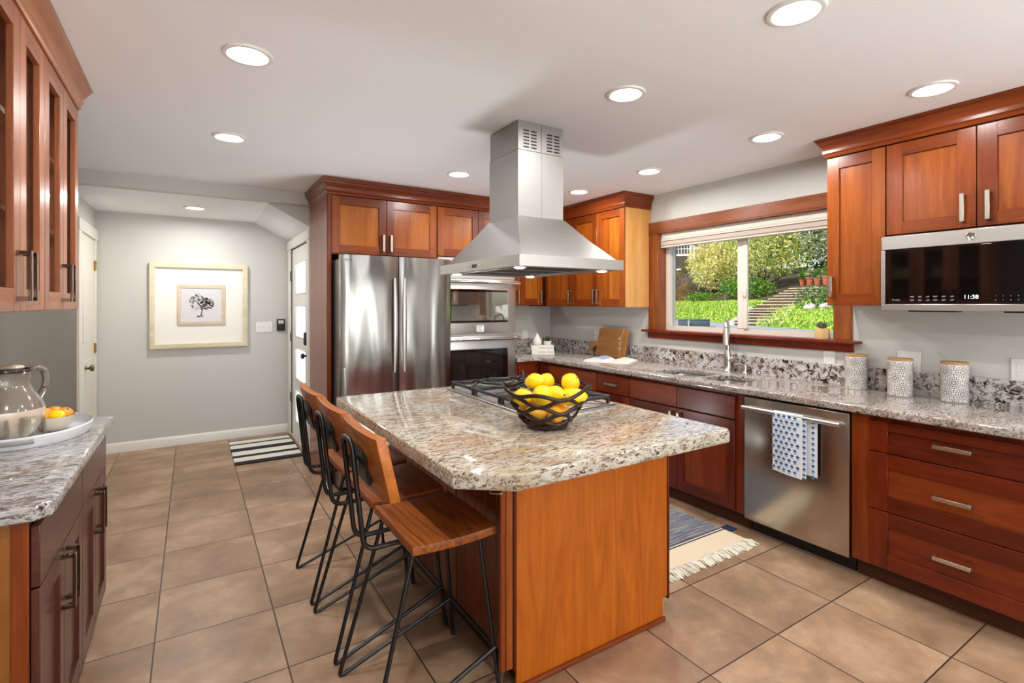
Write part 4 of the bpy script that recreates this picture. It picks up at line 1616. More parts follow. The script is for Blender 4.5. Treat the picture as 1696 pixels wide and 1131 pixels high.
for side in (0, 1):
    for i in range(9):
        t = i / 8
        y = CY0 - 0.222 + 0.444 * t
        bow = 0.016 * (2 * t - 1) ** 2
        for z, xo in ((0.782, 0.537), (1.0, 0.487)):
            vs.append((xo + bow + side * 0.036, y, z))
n = 18
for i in range(8):
    a = i * 2
    fs += [(a, a + 1, a + 3, a + 2), (n + a, n + a + 2, n + a + 3, n + a + 1), (a, a + 2, n + a + 2, n + a), (a + 1, n + a + 1, n + a + 3, a + 3)]
fs += [(0, n, n + 1, 1), (16, 17, n + 17, n + 16)]
bb = bmesh.new()
bv = [bb.verts.new(p) for p in vs]
for f in fs:
    bb.faces.new([bv[i] for i in f])
bmesh.ops.recalc_face_normals(bb, faces=bb.faces[:])
es = [e for e in bb.edges if len(e.link_faces) == 2 and e.calc_face_angle(0) > 1.0]
bmesh.ops.bevel(bb, geom=es, offset=0.003, segments=2, profile=0.5, affect='EDGES')
b.bm(bb)
b.build('backrest', STOOLB, r, angle=30)


def fillet(pts, rad, n=6):
    pts = [Vector(p) for p in pts]
    out = [pts[0]]
    for i in range(1, len(pts) - 1):
        p = pts[i]
        a = (pts[i - 1] - p)
        c = (pts[i + 1] - p)
        ra = min(rad, a.length * 0.45, c.length * 0.45)
        A, Cc = p + a.normalized() * ra, p + c.normalized() * ra
        for k in range(n + 1):
            t = k / n
            out.append(A * (1 - t) ** 2 + p * 2 * t * (1 - t) + Cc * t * t)
    out.append(pts[-1])
    return out


RR = 0.008
LY = CY0 - 0.03
b = MB()
w_ = 0.06
b.tube(fillet([(0.80, CY0 + w_, 0.574), (0.512, CY0 + w_, 0.574), (0.468, CY0 + w_, 0.965), (0.468, CY0 - w_, 0.965), (0.512, CY0 - w_, 0.574), (0.80, CY0 - w_, 0.574)], 0.045), 0.0092, 10)
b.build('back_support', BLACKM, r)
b = MB()
b.add([(0.494, CY0 - 0.072, 0.935), (0.494, CY0 + 0.072, 0.935), (0.523, CY0 + 0.072, 0.805), (0.523, CY0 - 0.072, 0.805),
       (0.500, CY0 - 0.072, 0.935), (0.500, CY0 + 0.072, 0.935), (0.529, CY0 + 0.072, 0.805), (0.529, CY0 - 0.072, 0.805)],
      [(0, 1, 2, 3), (4, 7, 6, 5), (0, 4, 5, 1), (1, 5, 6, 2), (2, 6, 7, 3), (3, 7, 4, 0)])
b.box(0.484, 0.500, CY0 - 0.05, CY0 + 0.05, 0.85, 0.89, 0, 0.002)
for y in (CY0 - 0.075, CY0 + 0.075):
    for z in (0.83, 0.90):
        xc = 0.537 - (z - 0.782) * 0.229
        b.box(xc - 0.006, xc + 0.003, y - 0.022, y + 0.022, z - 0.022, z + 0.022, 0, 0.004)
b.build('bracket', BLACKM, r)
b = MB()
b.box(0.66, 0.94, CY0 - 0.10, CY0 + 0.10, 0.572, 0.577, 0, 0.002)
b.build('mounting_plate', BLACKM, r)
for s in (-1, 1):
    b = MB()
    b.tube(fillet([(0.655, CY0 + s * 0.165, 0.580), (0.480, LY + s * 0.200, -0.001), (0.953, LY + s * 0.188, 0.168)], 0.024), RR, 10)
    b.build('leg', BLACKM, r)
    b = MB()
    b.tube([(0.915, CY0 + s * 0.158, 0.580), (0.965, LY + s * 0.200, 0.006)], RR, 10)
    lg = b.build('leg', BLACKM, r)
    b = MB()
    b.tube([(0.9625, LY + s * 0.198, 0.034), (0.9655, LY + s * 0.2004, 0.0)], 0.0105, 10)
    b.build('rubber_foot', RUBBER, lg)
b = MB()
b.tube([(0.951, LY - 0.190, 0.168), (0.951, LY + 0.190, 0.168)], RR, 10)
b.build('footrest', BLACKM, r)
STOOL = r
dup(STOOL, loc=(0.73, CY0 + 0.475, 0), label='wooden bar stool with black hairpin legs, middle one of the three along the island')
dup(STOOL, loc=(0.73, CY0 + 0.95, 0), label='wooden bar stool with black hairpin legs, closest to the refrigerator')

# ------------------------------------------------------------------ bowl of yellow fruit on the island
bx, by, bz = 1.285, 1.765, 0.915
r = thing('fruit_bowl', 'dark bronze openwork bowl full of yellow fruit on the island', 'bowl', (bx, by, bz))
def bowl_r(h):           # outer radius of the bowl at height fraction h
    return 0.066 + 0.123 * h ** 0.68
levels = [(0.164, 0.012), (0.129, 0.017), (0.096, 0.016), (0.066, 0.013), (0.038, 0.010), (0.014, 0.004)]
NL = 5
for i, (z0, amp) in enumerate(levels):
    pts = []
    for k in range(90):
        a = 2 * PI * k / 90
        z = z0 + amp * math.sin(NL * a + i * PI + 0.9) + (0.014 * math.cos(2 * (a + 0.63)) if i == 0 else 0)
        rad = bowl_r(min(1.0, max(0.0, z / 0.175)))
        pts.append((bx + rad * math.cos(a), by + rad * math.sin(a), bz + z))
    b = MB()
    b.tube(pts, 0.0085, 10, closed=True, flat=0.45)
    b.build('lattice_band', BRONZE, r)
b = MB()
b.lathe([(0.056, 0.0), (0.068, 0.003), (0.069, 0.012), (0.062, 0.014), (0.001, 0.011)], bx, by, 40, cz=bz)
b.build('base', BRONZE, r)

def fruit(name, label, cat, c, rx, rz, mat, group, rot=(0, 0, 0), kind='lemon', dimple=True):
    r = thing(name, label, cat, c, group)
    M = Matrix.Translation(c) @ Matrix.Rotation(rot[2], 4, 'Z') @ Matrix.Rotation(rot[1], 4, 'Y') @ Matrix.Rotation(rot[0], 4, 'X')
    b = MB()
    b.M = M
    ph = random.uniform(0, 6)
    def fn(p):
        q = p.copy()
        if kind == 'lemon':
            k = 1 + 0.14 * max(0, abs(p.z) - 0.72) / 0.28
            q.z *= k
        else:
            q.z -= 0.10 * math.exp(-((p.x ** 2 + p.y ** 2) / 0.05)) * (1 if p.z > 0 else -1)
        lump = 1 + 0.03 * math.sin(5 * p.x + ph) * math.sin(4 * p.y + ph) + 0.02 * math.sin(7 * p.z + ph)
        return q * lump
    b.ell((0, 0, 0), (rx, rx, rz), 24, 16, 0, fn)
    b.build('flesh', mat, r)
    if dimple:
        b = MB()
        b.M = M
        tip = rz * (1.1 if kind == 'lemon' else 0.90)
        b.lathe([(0.001, tip - 0.003), (0.0055, tip - 0.002), (0.005, tip + 0.002), (0.001, tip + 0.003)], 0, 0, 8)
        b.build('blossom_end', STEMB, r)
    return r

G = 'yellow fruit in the bronze bowl'
fruit('yellow_fruit', 'round yellow fruit with a dark blossom end, highest in the bronze bowl', 'fruit', (1.362, 1.700, 1.106), 0.040, 0.039, LEMON, G, (0.9, 0, 0.55), 'round')
fruit('yellow_fruit', 'knobbly yellow fruit on top of the pile nearest the cooktop grates', 'fruit', (1.252, 1.805, 1.107), 0.034, 0.042, LEMON, G, (1.3, 0.4, 0.4))
fruit('yellow_fruit', 'yellow fruit at the top of the pile between the knobbly and the round one', 'fruit', (1.318, 1.815, 1.10), 0.036, 0.040, LEMON, G, (1.4, 0.3, 1.9))
fruit('yellow_fruit', 'long yellow fruit lying along the bowl rim below the round one', 'fruit', (1.345, 1.672, 1.052), 0.038, 0.058, LEMON, G, (1.5, 0.0, 0.9))
fruit('yellow_fruit', 'large yellow fruit behind the low front rim of the bronze bowl', 'fruit', (1.235, 1.722, 1.062), 0.042, 0.050, LEMON, G, (1.45, 0.0, -0.9))
fruit('yellow_fruit', 'yellow fruit just behind the front rim in the middle of the bronze bowl', 'fruit', (1.292, 1.715, 1.06), 0.037, 0.045, LEMON, G, (1.5, 0.2, 0.2))
fruit('yellow_fruit', 'yellow fruit wedged at the bowl edge nearest the bar stools', 'fruit', (1.182, 1.795, 1.048), 0.035, 0.044, LEMON, G, (1.5, 0.0, 0.6))
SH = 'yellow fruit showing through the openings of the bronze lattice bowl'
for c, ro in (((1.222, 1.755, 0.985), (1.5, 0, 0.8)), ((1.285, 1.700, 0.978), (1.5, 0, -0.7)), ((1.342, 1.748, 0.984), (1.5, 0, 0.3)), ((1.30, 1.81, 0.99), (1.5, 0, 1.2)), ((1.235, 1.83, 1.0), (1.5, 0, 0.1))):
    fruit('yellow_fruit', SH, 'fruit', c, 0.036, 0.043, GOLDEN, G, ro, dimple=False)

# small wire hook under the island counter
b = MB()
b.tube(fillet([(0.83, 1.45, 0.859), (0.815, 1.43, 0.828), (0.845, 1.405, 0.828), (0.86, 1.42, 0.846)], 0.006), 0.0018, 6)
tag(b.build('bag_hook', CHROME), 'small wire bag hook under the clipped island corner', 'hook')

# ------------------------------------------------------------------ window counter
def canister(x, y, label, seed):
    R, H = 0.060, 0.2
    r = thing('canister', label, 'canister', (x, y, 0.915), 'patterned canisters')
    b = MB()
    b.lathe([(0.001, 0.0), (R - 0.003, 0.0), (R, 0.003), (R, H - 0.003), (R - 0.003, H), (0.001, H)], x, y, 40, cz=0.915)
    b.build('jar', CERAMW, r)
    b = MB()
    b.lathe([(R - 0.004, H + 0.0002), (R - 0.004, H + 0.002), (R + 0.001, H + 0.003), (R + 0.001, H + 0.011), (R - 0.002, H + 0.013), (0.001, H + 0.0135)], x, y, 40, cz=0.915)
    b.build('lid', LIDW, r)
    b = MB()
    rnd = random.Random(seed)
    cen = []
    rows = 5
    for i in range(rows):
        for j in range(5):
            cen.append(((j + (i % 2) * 0.5 + seed * 0.23) * 2 * PI * R / 5, -0.012 + i * 0.058))
    W = 2 * PI * R
    for ci, (u0, v0) in enumerate(cen):
        for ring_i in range(1, 5):
            rad = 0.0100 * ring_i - 0.001
            m = 4 + 5 * ring_i
            for k in range(m):
                a = 2 * PI * (k + 0.5 * (ring_i % 2)) / m
                uc, vc = u0 + rad * math.cos(a), v0 + rad * math.sin(a)
                if vc < 0.006 or vc > H - 0.008:
                    continue
                # a dash belongs to the nearest rosette only
                own = min(range(len(cen)), key=lambda q: ((uc - cen[q][0] + W / 2) % W - W / 2) ** 2 + (vc - cen[q][1]) ** 2)
                if own != ci:
                    continue
                L, T = 0.0043, 0.0022
                ca, sa = math.cos(a), math.sin(a)
                poly = []
                for p, q in ((-L, 0), (-L * 0.4, -T), (L * 0.6, -T * 1.2), (L, 0), (L * 0.6, T * 1.2), (-L * 0.4, T)):
                    u, v = uc + p * ca - q * sa, vc + p * sa + q * ca
                    th = u / R
                    poly.append((x + (R + 0.0005) * math.cos(th), y + (R + 0.0005) * math.sin(th), 0.915 + v))
                b.add(poly, [tuple(range(6))])
    b.build('petal_pattern', PATT, r, normals=False)
    return r


PATT = plain('grey_pattern', (98, 93, 88), 0.5)
canister(3.508, 1.545, 'white patterned canister with bamboo lid, nearest the sink', 1)
canister(3.462, 1.295, 'white patterned canister with bamboo lid, middle one of the three', 2)
canister(3.498, 1.058, 'white patterned canister with bamboo lid, farthest from the sink', 3)

# two stacked cookbooks, vase and succulent
ang = -math.radians(30)
BM = Matrix.Translation((3.085, 4.30, 0.9155)) @ Matrix.Rotation(ang, 4, 'Z')
def book(label, z0, h, dx, dy, name='cookbook'):
    loc = BM @ Vector((dx, 0.09 + dy, z0))
    r = thing(name, label, 'book', loc, 'cookbooks on the window counter')
    b = MB()
    b.M = BM
    b.box(-0.118 + dx, 0.118 + dx, dy, 0.175 + dy, z0, z0 + 0.0025, 0, 0.0008)
    b.box(-0.118 + dx, 0.118 + dx, dy, 0.175 + dy, z0 + h - 0.0025, z0 + h, 0, 0.0008)
    b.box(-0.118 + dx, 0.118 + dx, dy - 0.0005, dy + 0.003, z0, z0 + h, 0, 0.001)
    b.build('cover', PAPER, r)
    b = MB()
    b.M = BM
    b.box(-0.114 + dx, 0.114 + dx, dy + 0.003, 0.171 + dy, z0 + 0.0026, z0 + h - 0.0026)
    b.build('page_block', PAPER, r)
    b = MB()
    o = BM @ Vector((dx + 0.03, dy - 0.0006, z0 + h / 2))
    put_text(b, 'COOK\u00b7COOK', 0.026, o, BM.to_3x3() @ Vector((1, 0, 0)), (0, 0, 1), 0, lift=0.0004)
    b.build('spine_lettering', INK, r)
    return r


book('white cookbook lying under another, with matching spine lettering', 0.0, 0.046, 0.0, 0.0)
book('white cookbook on top, carrying the vase and potted succulent', 0.0465, 0.046, -0.004, 0.003)
zt = 0.9155 + 0.0935
vx, vy = tuple((BM @ Vector((-0.055, 0.075, 0)))[:2])
b = MB()
b.lathe([(0.001, 0.0), (0.034, 0.0), (0.046, 0.012), (0.050, 0.032), (0.043, 0.06), (0.026, 0.088), (0.015, 0.105), (0.0125, 0.118), (0.014, 0.122), (0.011, 0.122), (0.010, 0.105), (0.001, 0.10)], vx, vy, 32, cz=zt)
tag(b.build('vase', CERAMW), 'white teardrop bud vase on the stacked cookbooks', 'vase')


def rosette(mb, c, rings, mi=0, th=0.28):
    for n, L, el, wd, off in rings:
        for k in range(n):
            a = 2 * PI * (k + off) / n
            d = Vector((math.cos(a) * math.cos(el), math.sin(a) * math.cos(el), math.sin(el)))
            sd = Vector((-math.sin(a), math.cos(a), 0))
            up = d.cross(sd) * -1
            vs, m = [], 6
            base = Vector(c)
            for i in range(m + 1):
                t = i / m
                hw = wd * (math.sin(PI * min(1, 0.18 + 0.82 * t)) ** 0.7) if t < 1 else 0.0002
                p = base + d * L * t + Vector((0, 0, 1)) * L * 0.18 * t * t
                vs += [p - sd * hw, p + up * hw * th, p + sd * hw, p - up * hw * th]
            fs = []
            for i in range(m):
                for q in range(4):
                    fs.append((i * 4 + q, i * 4 + (q + 1) % 4, (i + 1) * 4 + (q + 1) % 4, (i + 1) * 4 + q))
            mb.add(vs, fs, mi)


px_, py_ = tuple((BM @ Vector((0.055, 0.075, 0)))[:2])
r = thing('potted_succulent', 'spiky dark succulent in a white pot on the cookbooks', 'potted plant', (px_, py_, zt))
b = MB()
b.lathe([(0.001, 0.0), (0.030, 0.0), (0.040, 0.012), (0.042, 0.042), (0.039, 0.044), (0.036, 0.036), (0.001, 0.034)], px_, py_, 28, cz=zt)
b.build('pot', CERAMW, r)
b = MB()
rosette(b, (px_, py_, zt + 0.034), [(7, 0.055, 0.45, 0.008, 0), (7, 0.06, 0.85, 0.0075, 0.5), (5, 0.06, 1.2, 0.006, 0.2)])
b.build('leaves', SUCC, r)
r = thing('potted_succulent', 'grey-green succulent in a pale wooden pot on the window sill', 'potted plant', (3.585, 1.785, 1.205))
b = MB()
hexa = [(3.585 + 0.047 * math.cos(k * PI / 3 + 0.3), 1.785 + 0.047 * math.sin(k * PI / 3 + 0.3)) for k in range(6)]
b.prism(hexa, 1.2055, 1.277, 0, 'z', 0.003)
b.build('pot', POTW, r)
b = MB()
rosette(b, (3.585, 1.785, 1.276), [(9, 0.05, 0.35, 0.011, 0), (8, 0.05, 0.7, 0.010, 0.5), (6, 0.045, 1.1, 0.008, 0.2)])
b.build('leaves', SUCCG, r)

# cutting board leaning on the wall, with the script word on its end
r = thing('cutting_board', 'wooden paddle cutting board with white script lettering leaning on the wall', 'cutting board', (3.5, 3.72, 0.916))
tilt = math.radians(14)
Mb = Matrix.Translation((3.475, 3.735, 0.9205)) @ Matrix.Rotation(tilt, 4, 'Y')
out = []
for p in rrect(-0.205, 0.205, 0.0, 0.285, 0.018, 5):
    out.append(p)
b = MB()
b.M = Mb
b.prism(out, 0.0, 0.018, 0, 'x', 0.003)
hp = [(0.20, 0.105), (0.235, 0.098), (0.262, 0.075)] + [(0.285 + 0.040 * math.cos(math.radians(a)), 0.100 + 0.040 * math.sin(math.radians(a))) for a in range(-120, 121, 20)] + [(0.262, 0.150), (0.235, 0.140), (0.20, 0.150)]
b.prism(hp, 0.001, 0.017, 0, 'x', 0.003)
b.build('board', BOARDW, r)
b = MB()
b.M = Mb
b.box(-0.0007, 0.0005, -0.1365, -0.1335, 0.002, 0.07)
b.box(-0.0007, 0.0005, -0.1365, -0.1335, 0.235, 0.283)
def stroke(pts):
    sm = []
    P = [Vector(p) for p in pts]
    for i in range(len(P) - 1):
        p0, p1, p2, p3 = P[max(0, i - 1)], P[i], P[i + 1], P[min(len(P) - 1, i + 2)]
        for k in range(6):
            t = k / 6
            sm.append(0.5 * ((2 * p1) + (-p0 + p2) * t + (2 * p0 - 5 * p1 + 4 * p2 - p3) * t * t + (-p0 + 3 * p1 - 3 * p2 + p3) * t ** 3))
    sm.append(P[-1])
    # text runs up the board: letter x -> +z, letter y -> +u (toward the handle)
    b.tube([(-0.0006, -0.135 + q.y, 0.075 + q.x) for q in sm], 0.0018, 6)
stroke([(-0.005, 0.0), (0.012, 0.006), (0.026, 0.014), (0.024, 0.026), (0.012, 0.028), (0.004, 0.014), (0.012, 0.0), (0.03, 0.0), (0.045, 0.012)])
stroke([(0.075, 0.026), (0.058, 0.028), (0.047, 0.014), (0.056, 0.0), (0.07, 0.008), (0.078, 0.028), (0.076, 0.008), (0.084, 0.0), (0.098, 0.010)])
stroke([(0.098, 0.010), (0.118, 0.05), (0.112, 0.014), (0.122, 0.0), (0.138, 0.006), (0.160, 0.002)])
stroke([(0.10, 0.032), (0.14, 0.034)])
b.build('script_lettering', GOLD, r)

# open book
r = thing('open_book', 'open cookbook with glossy pages lying before the cutting board', 'book', (3.27, 3.45, 0.916))
Mo = Matrix.Translation((3.255, 3.47, 0.9155)) @ Matrix.Rotation(math.radians(-62), 4, 'Z')
def page(mb, s, z, wd, dp, lift, mi=0):
    vs, fs = [], []
    n = 10
    for side in (0, 1):
        for i in range(n + 1):
            t = i / n
            zz = z + lift * (math.sin(PI * min(1, t * 1.25) * 0.8) if t < 0.8 else math.sin(PI * 0.8) * (1 - (t - 0.8) * 2.0)) * (0 if side else 1)
            for v in (-dp / 2, dp / 2):
                vs.append((s * wd * t, v, max(z, zz) if side == 0 else z))
    N = 2 * (n + 1)
    for i in range(n):
        a = i * 2
        fs += [(a, a + 1, a + 3, a + 2), (N + a, N + a + 2, N + a + 3, N + a + 1), (a, a + 2, N + a + 2, N + a), (a + 1, N + a + 1, N + a + 3, a + 3)]
    fs += [(2 * n, 2 * n + 1, N + 2 * n + 1, N + 2 * n)]
    mb.add(vs, fs, mi)
b = MB()
b.M = Mo
b.box(-0.215, 0.215, -0.142, 0.142, 0.0, 0.003, 0, 0.001)
b.build('cover', PAPER, r)
for s, m_, lift in ((-1, PAPERB, 0.032), (1, PAPERP, 0.026)):
    b = MB()
    b.M = Mo
    page(b, s, 0.0032, 0.208, 0.272, lift, 0)
    b.build('page_block', PAPER, r)
    b = MB()
    b.M = Mo @ Matrix.Translation((s * 0.045, 0, 0.0))
    vs = []
    for i in range(9):
        t = 0.18 + 0.66 * i / 8
        zz = 0.0032 + lift * (math.sin(PI * min(1, t * 1.25) * 0.8) if t < 0.8 else math.sin(PI * 0.8) * (1 - (t - 0.8) * 2.0)) + 0.0006
        for v in (-0.12, 0.12):
            vs.append((s * (0.208 * t - 0.045), v, zz))
    b.add(vs, [(i * 2, i * 2 + 1, i * 2 + 3, i * 2 + 2) for i in range(8)])
    b.build('printed_picture', m_, r, normals=False)

# wall plates
def plate(name, label, cat, c, axis, wd, ht, kind='outlet', n=1):
    r = thing(name, label, cat, c)
    x, y, z = c
    b = MB()
    if axis == 'x':
        b.box(x - 0.006, x - 0.0005, y - wd / 2, y + wd / 2, z - ht / 2, z + ht / 2, 0, 0.002)
    else:
        b.box(x - wd / 2, x + wd / 2, y - 0.006, y - 0.0005, z - ht / 2, z + ht / 2, 0, 0.002)
    b.build('cover_plate', PLASTIC, r)
    b = MB()
    for i in range(n):
        o = (i - (n - 1) / 2) * 0.046
        if kind == 'outlet':
            for dz in (-0.02, 0.02):
                if axis == 'x':
                    b.box(x - 0.0075, x - 0.005, y + o - 0.016, y + o + 0.016, z + dz - 0.014, z + dz + 0.014, 0, 0.003)
                else:
                    b.box(x + o - 0.016, x + o + 0.016, y - 0.0075, y - 0.005, z + dz - 0.014, z + dz + 0.014, 0, 0.003)
        else:
            if axis == 'x':
                b.box(x - 0.014, x - 0.005, y + o - 0.005, y + o + 0.005, z - 0.004, z + 0.014, 0, 0.002)
            else:
                b.box(x + o - 0.005, x + o + 0.005, y - 0.016, y - 0.005, z - 0.004, z + 0.014, 0, 0.002)
    b.build('socket' if kind == 'outlet' else 'toggle', PLASTIC, r)
    return r


plate('wall_outlet', 'white wall outlet behind the canister nearest the sink', 'outlet', (XR, 1.745, 1.10), 'x', 0.075, 0.115)
plate('wall_outlet', 'white double wall outlet behind the middle canister', 'outlet', (XR, 1.30, 1.10), 'x', 0.115, 0.118, n=2)
plate('wall_outlet', 'white wall outlet beyond the last canister at the photo edge', 'outlet', (XR, 0.82, 1.10), 'x', 0.075, 0.118)
plate('wall_outlet', 'white wall outlet beside the lower oven above the vase counter', 'outlet', (3.235, YB, 1.085), 'y', 0.075, 0.118)
plate('wall_outlet', 'white wall outlet half hidden by the cutting board', 'outlet', (XR, 4.05, 1.11), 'x', 0.075, 0.118)
plate('light_switch', 'white triple light switch plate beside the framed art', 'light switch', (0.675, HY, 1.185), 'y', 0.165, 0.115, 'switch', 3)
r = thing('keypad', 'small black wall keypad with pale screen beside the entry door', 'keypad', (0.845, HY, 1.205))
b = MB()
b.box(0.803, 0.887, HY - 0.022, HY - 0.0005, 1.14, 1.272, 0, 0.006, 2)
b.build('body', BLACKP, r)
b = MB()
b.box(0.818, 0.872, HY - 0.0232, HY - 0.0215, 1.222, 1.258)
b.build('screen', plain('pale_screen', (200, 206, 206), 0.3), r)

# ------------------------------------------------------------------ framed art in the hall
r = thing('framed_art', 'large pale-framed print with a wide white mat on the hall wall', 'picture', (0.077, HY, 1.42))
def frame(mb, x0, x1, z0, z1, wd, y0, y1):
    o = [(x0, z0), (x1, z0), (x1, z1), (x0, z1)]
    i = [(x0 + wd, z0 + wd), (x1 - wd, z0 + wd), (x1 - wd, z1 - wd), (x0 + wd, z1 - wd)]
    m = [((a[0] * 0.7 + c[0] * 0.3), (a[1] * 0.7 + c[1] * 0.3)) for a, c in zip(o, i)]
    loops = [[(p[0], y1, p[1]) for p in o], [(p[0], y0 + 0.004, p[1]) for p in o], [(p[0], y0, p[1]) for p in m], [(p[0], y0 + 0.004, p[1]) for p in i], [(p[0], y1, p[1]) for p in i]]
    vs = [p for lp in loops for p in lp]
    fs = []
    for a in range(5):
        c = (a + 1) % 5
        for k in range(4):
            k2 = (k + 1) % 4
            fs.append((a * 4 + k, a * 4 + k2, c * 4 + k2, c * 4 + k))
    mb.add(vs, fs)
ax0, ax1, az0, az1 = -0.357, 0.509, 0.990, 1.857
FRM = wood('pale_frame_wood', (214, 202, 170), (230, 220, 192), 'h', 0.5, 0.4, 0.0, 0.5, 0.4)
FRM2 = wood('tan_frame_wood', (206, 186, 160), (222, 204, 180), 'h', 0.5, 0.9, 0.0, 0.5, 0.4)
b = MB()
frame(b, ax0, ax1, az0, az1, 0.045, HY - 0.045, HY - 0.001)
b.build('outer_frame', FRM, r)
b = MB()
b.box(ax0 + 0.044, ax1 - 0.044, HY - 0.016, HY - 0.006, az0 + 0.044, az1 - 0.044)
b.build('mat_board', plain('mat_white', (242, 238, 232), 0.8), r)
b = MB()
frame(b, -0.128, 0.302, 1.222, 1.640, 0.036, HY - 0.030, HY - 0.017)
b.build('inner_frame', FRM2, r)
b = MB()
b.box(-0.093, 0.267, HY - 0.021, HY - 0.0165, 1.257, 1.605)
pr_ = b.build('print', plain('print_paper', (214, 214, 216), 0.7), r)
b = MB()
rnd = random.Random(5)
def dab(x, z, s, mi):
    n = 6
    b.add([(x + s * math.cos(2 * PI * k / n + s * 900), HY - 0.0216 - mi * 0.0002, z + s * 0.8 * math.sin(2 * PI * k / n + s * 900)) for k in range(n)], [tuple(range(n))], mi)
for cx, cz, rad, mi, cnt in ((0.055, 1.455, 0.080, 0, 150), (0.135, 1.445, 0.062, 1, 190), (0.04, 1.50, 0.05, 1, 40)):
    for k in range(cnt):
        a, q = rnd.uniform(0, 2 * PI), math.sqrt(rnd.random())
        dab(cx + rad * q * math.cos(a), cz + rad * q * math.sin(a), rnd.uniform(0.004, 0.010), mi)
for pts in ([(0.078, 1.315), (0.088, 1.35), (0.095, 1.40), (0.125, 1.44)], [(0.092, 1.37), (0.075, 1.42), (0.05, 1.455)]):
    b.tube([(x, HY - 0.022, z) for x, z in pts], [0.006, 0.005, 0.004, 0.002][:len(pts)], 5, 2)
for k in range(12):
    dab(0.082 + rnd.uniform(-0.035, 0.035), 1.312 + rnd.uniform(-0.006, 0.004), 0.007, 2)
b.build('tree_drawing', [plain('ink_pale', (178, 174, 168), 0.8), plain('ink_mid', (156, 153, 150), 0.8), plain('ink_dark', (96, 92, 88), 0.8)], pr_, normals=False)

# ------------------------------------------------------------------ sideboard still life
r = thing('serving_tray', 'white oval serving tray with a cut-out handle on the sideboard', 'tray', (-0.56, 2.73, 0.915))
tcx, tcy, ta, tb = -0.555, 2.735, 0.205, 0.26
b = MB()
n = 64
def oval(k, z, ds):
    a = 2 * PI * k / n
    return (tcx + (ta + ds) * math.cos(a), tcy + (tb + ds) * math.sin(a), z)
Z0 = 0.9155
loops = [[oval(k, Z0, -0.03) for k in range(n)], [oval(k, Z0, -0.012) for k in range(n)], [oval(k, Z0 + 0.01, -0.006) for k in range(n)], [oval(k, Z0 + 0.040, 0.0) for k in range(n)],
         [oval(k, Z0 + 0.044, -0.003) for k in range(n)], [oval(k, Z0 + 0.040, -0.006) for k in range(n)], [oval(k, Z0 + 0.012, -0.012) for k in range(n)], [oval(k, Z0 + 0.006, -0.03) for k in range(n)]]
loft(b, loops, cap0=True, cap1=True)
b.build('tray_body', plain('white_lacquer', (226, 228, 232), 0.2, coat=0.4), r)
b = MB()
ac = math.radians(-88)
hs = []
for i in range(13):
    t = i / 12
    a = ac + (t - 0.5) * 0.62
    hs.append((tcx + (ta + 0.0005) * math.cos(a) * 0.997, tcy + (tb + 0.0005) * math.sin(a) * 0.997, Z0 + 0.026))
b.tube(hs, 0.0085, 8, flat=0.35)
b.build('hand_slot', plain('slot_shadow_grey', (150, 146, 142), 0.5), r)
# pitcher
r = thing('pitcher', 'large two-tone glazed pitcher, taupe above cream, on the white tray', 'pitcher', (-0.575, 2.64, 0.922))
qx, qy, qz = -0.605, 2.66, 0.922
prof = [(0.001, 0.0), (0.062, 0.0), (0.070, 0.004), (0.104, 0.04), (0.124, 0.085), (0.126, 0.115), (0.118, 0.15), (0.098, 0.19), (0.082, 0.215), (0.076, 0.235), (0.080, 0.272), (0.084, 0.285)]
prof = [(a * 0.95, c * 0.93) for a, c in prof]
inn = [(r_ - 0.006, z_) for r_, z_ in prof[::-1][:-2]]
split = 0.119
lo = [p for p in prof if p[1] <= split] + [(0.1185, split)]
hi = [(0.1185, split)] + [p for p in prof if p[1] > split]
b = MB()
b.lathe(lo, qx, qy, 48, 0, cz=qz)
b.lathe(hi + [(0.077, 0.268), (0.074, 0.264), (0.068, 0.219), (0.085, 0.177), (0.105, 0.112), (0.05, 0.02), (0.001, 0.02)], qx, qy, 48, 1, cz=qz)
b.lathe([(0.0803, 0.2595), (0.0820, 0.264), (0.080, 0.2695), (0.076, 0.2695), (0.0745, 0.265)], qx, qy, 48, 2, cz=qz)
b.build('body', [CERAMC, CERAMT, plain('dark_rim_glaze', (52, 40, 34), 0.2)], r)
b = MB()
hd = Vector((0.80, 0.60, 0)).normalized()
hp = [(0.076, 0.252), (0.095, 0.268), (0.124, 0.258), (0.134, 0.222), (0.128, 0.18), (0.109, 0.145)]
b.tube(fillet([(qx + hd.x * d, qy + hd.y * d, qz + z) for d, z in hp], 0.04), 0.011, 12, flat=1.5)
b.build('handle', CERAMT, r)
b = MB()
b.ell((qx + 0.01, qy + 0.03, qz + 0.2725), (0.045, 0.03, 0.013), 16, 10)
b.build('spout_lip', CERAMC, r)
# glasses
def tumbler(label, x, y):
    b = MB()
    b.lathe([(0.001, 0.0), (0.030, 0.0), (0.036, 0.006), (0.040, 0.05), (0.036, 0.098), (0.034, 0.098), (0.038, 0.05), (0.034, 0.012), (0.001, 0.010)], x, y, 28, cz=0.922)
    return tag(b.build('drinking_glass', TUMBLER), label, 'glass', 'glasses on the tray')
tumbler('clear stemless glass on the tray between the pitcher and the fruit bowl', -0.500, 2.545)
tumbler('clear stemless glass on the tray at the photo edge before the pitcher', -0.60, 2.535)
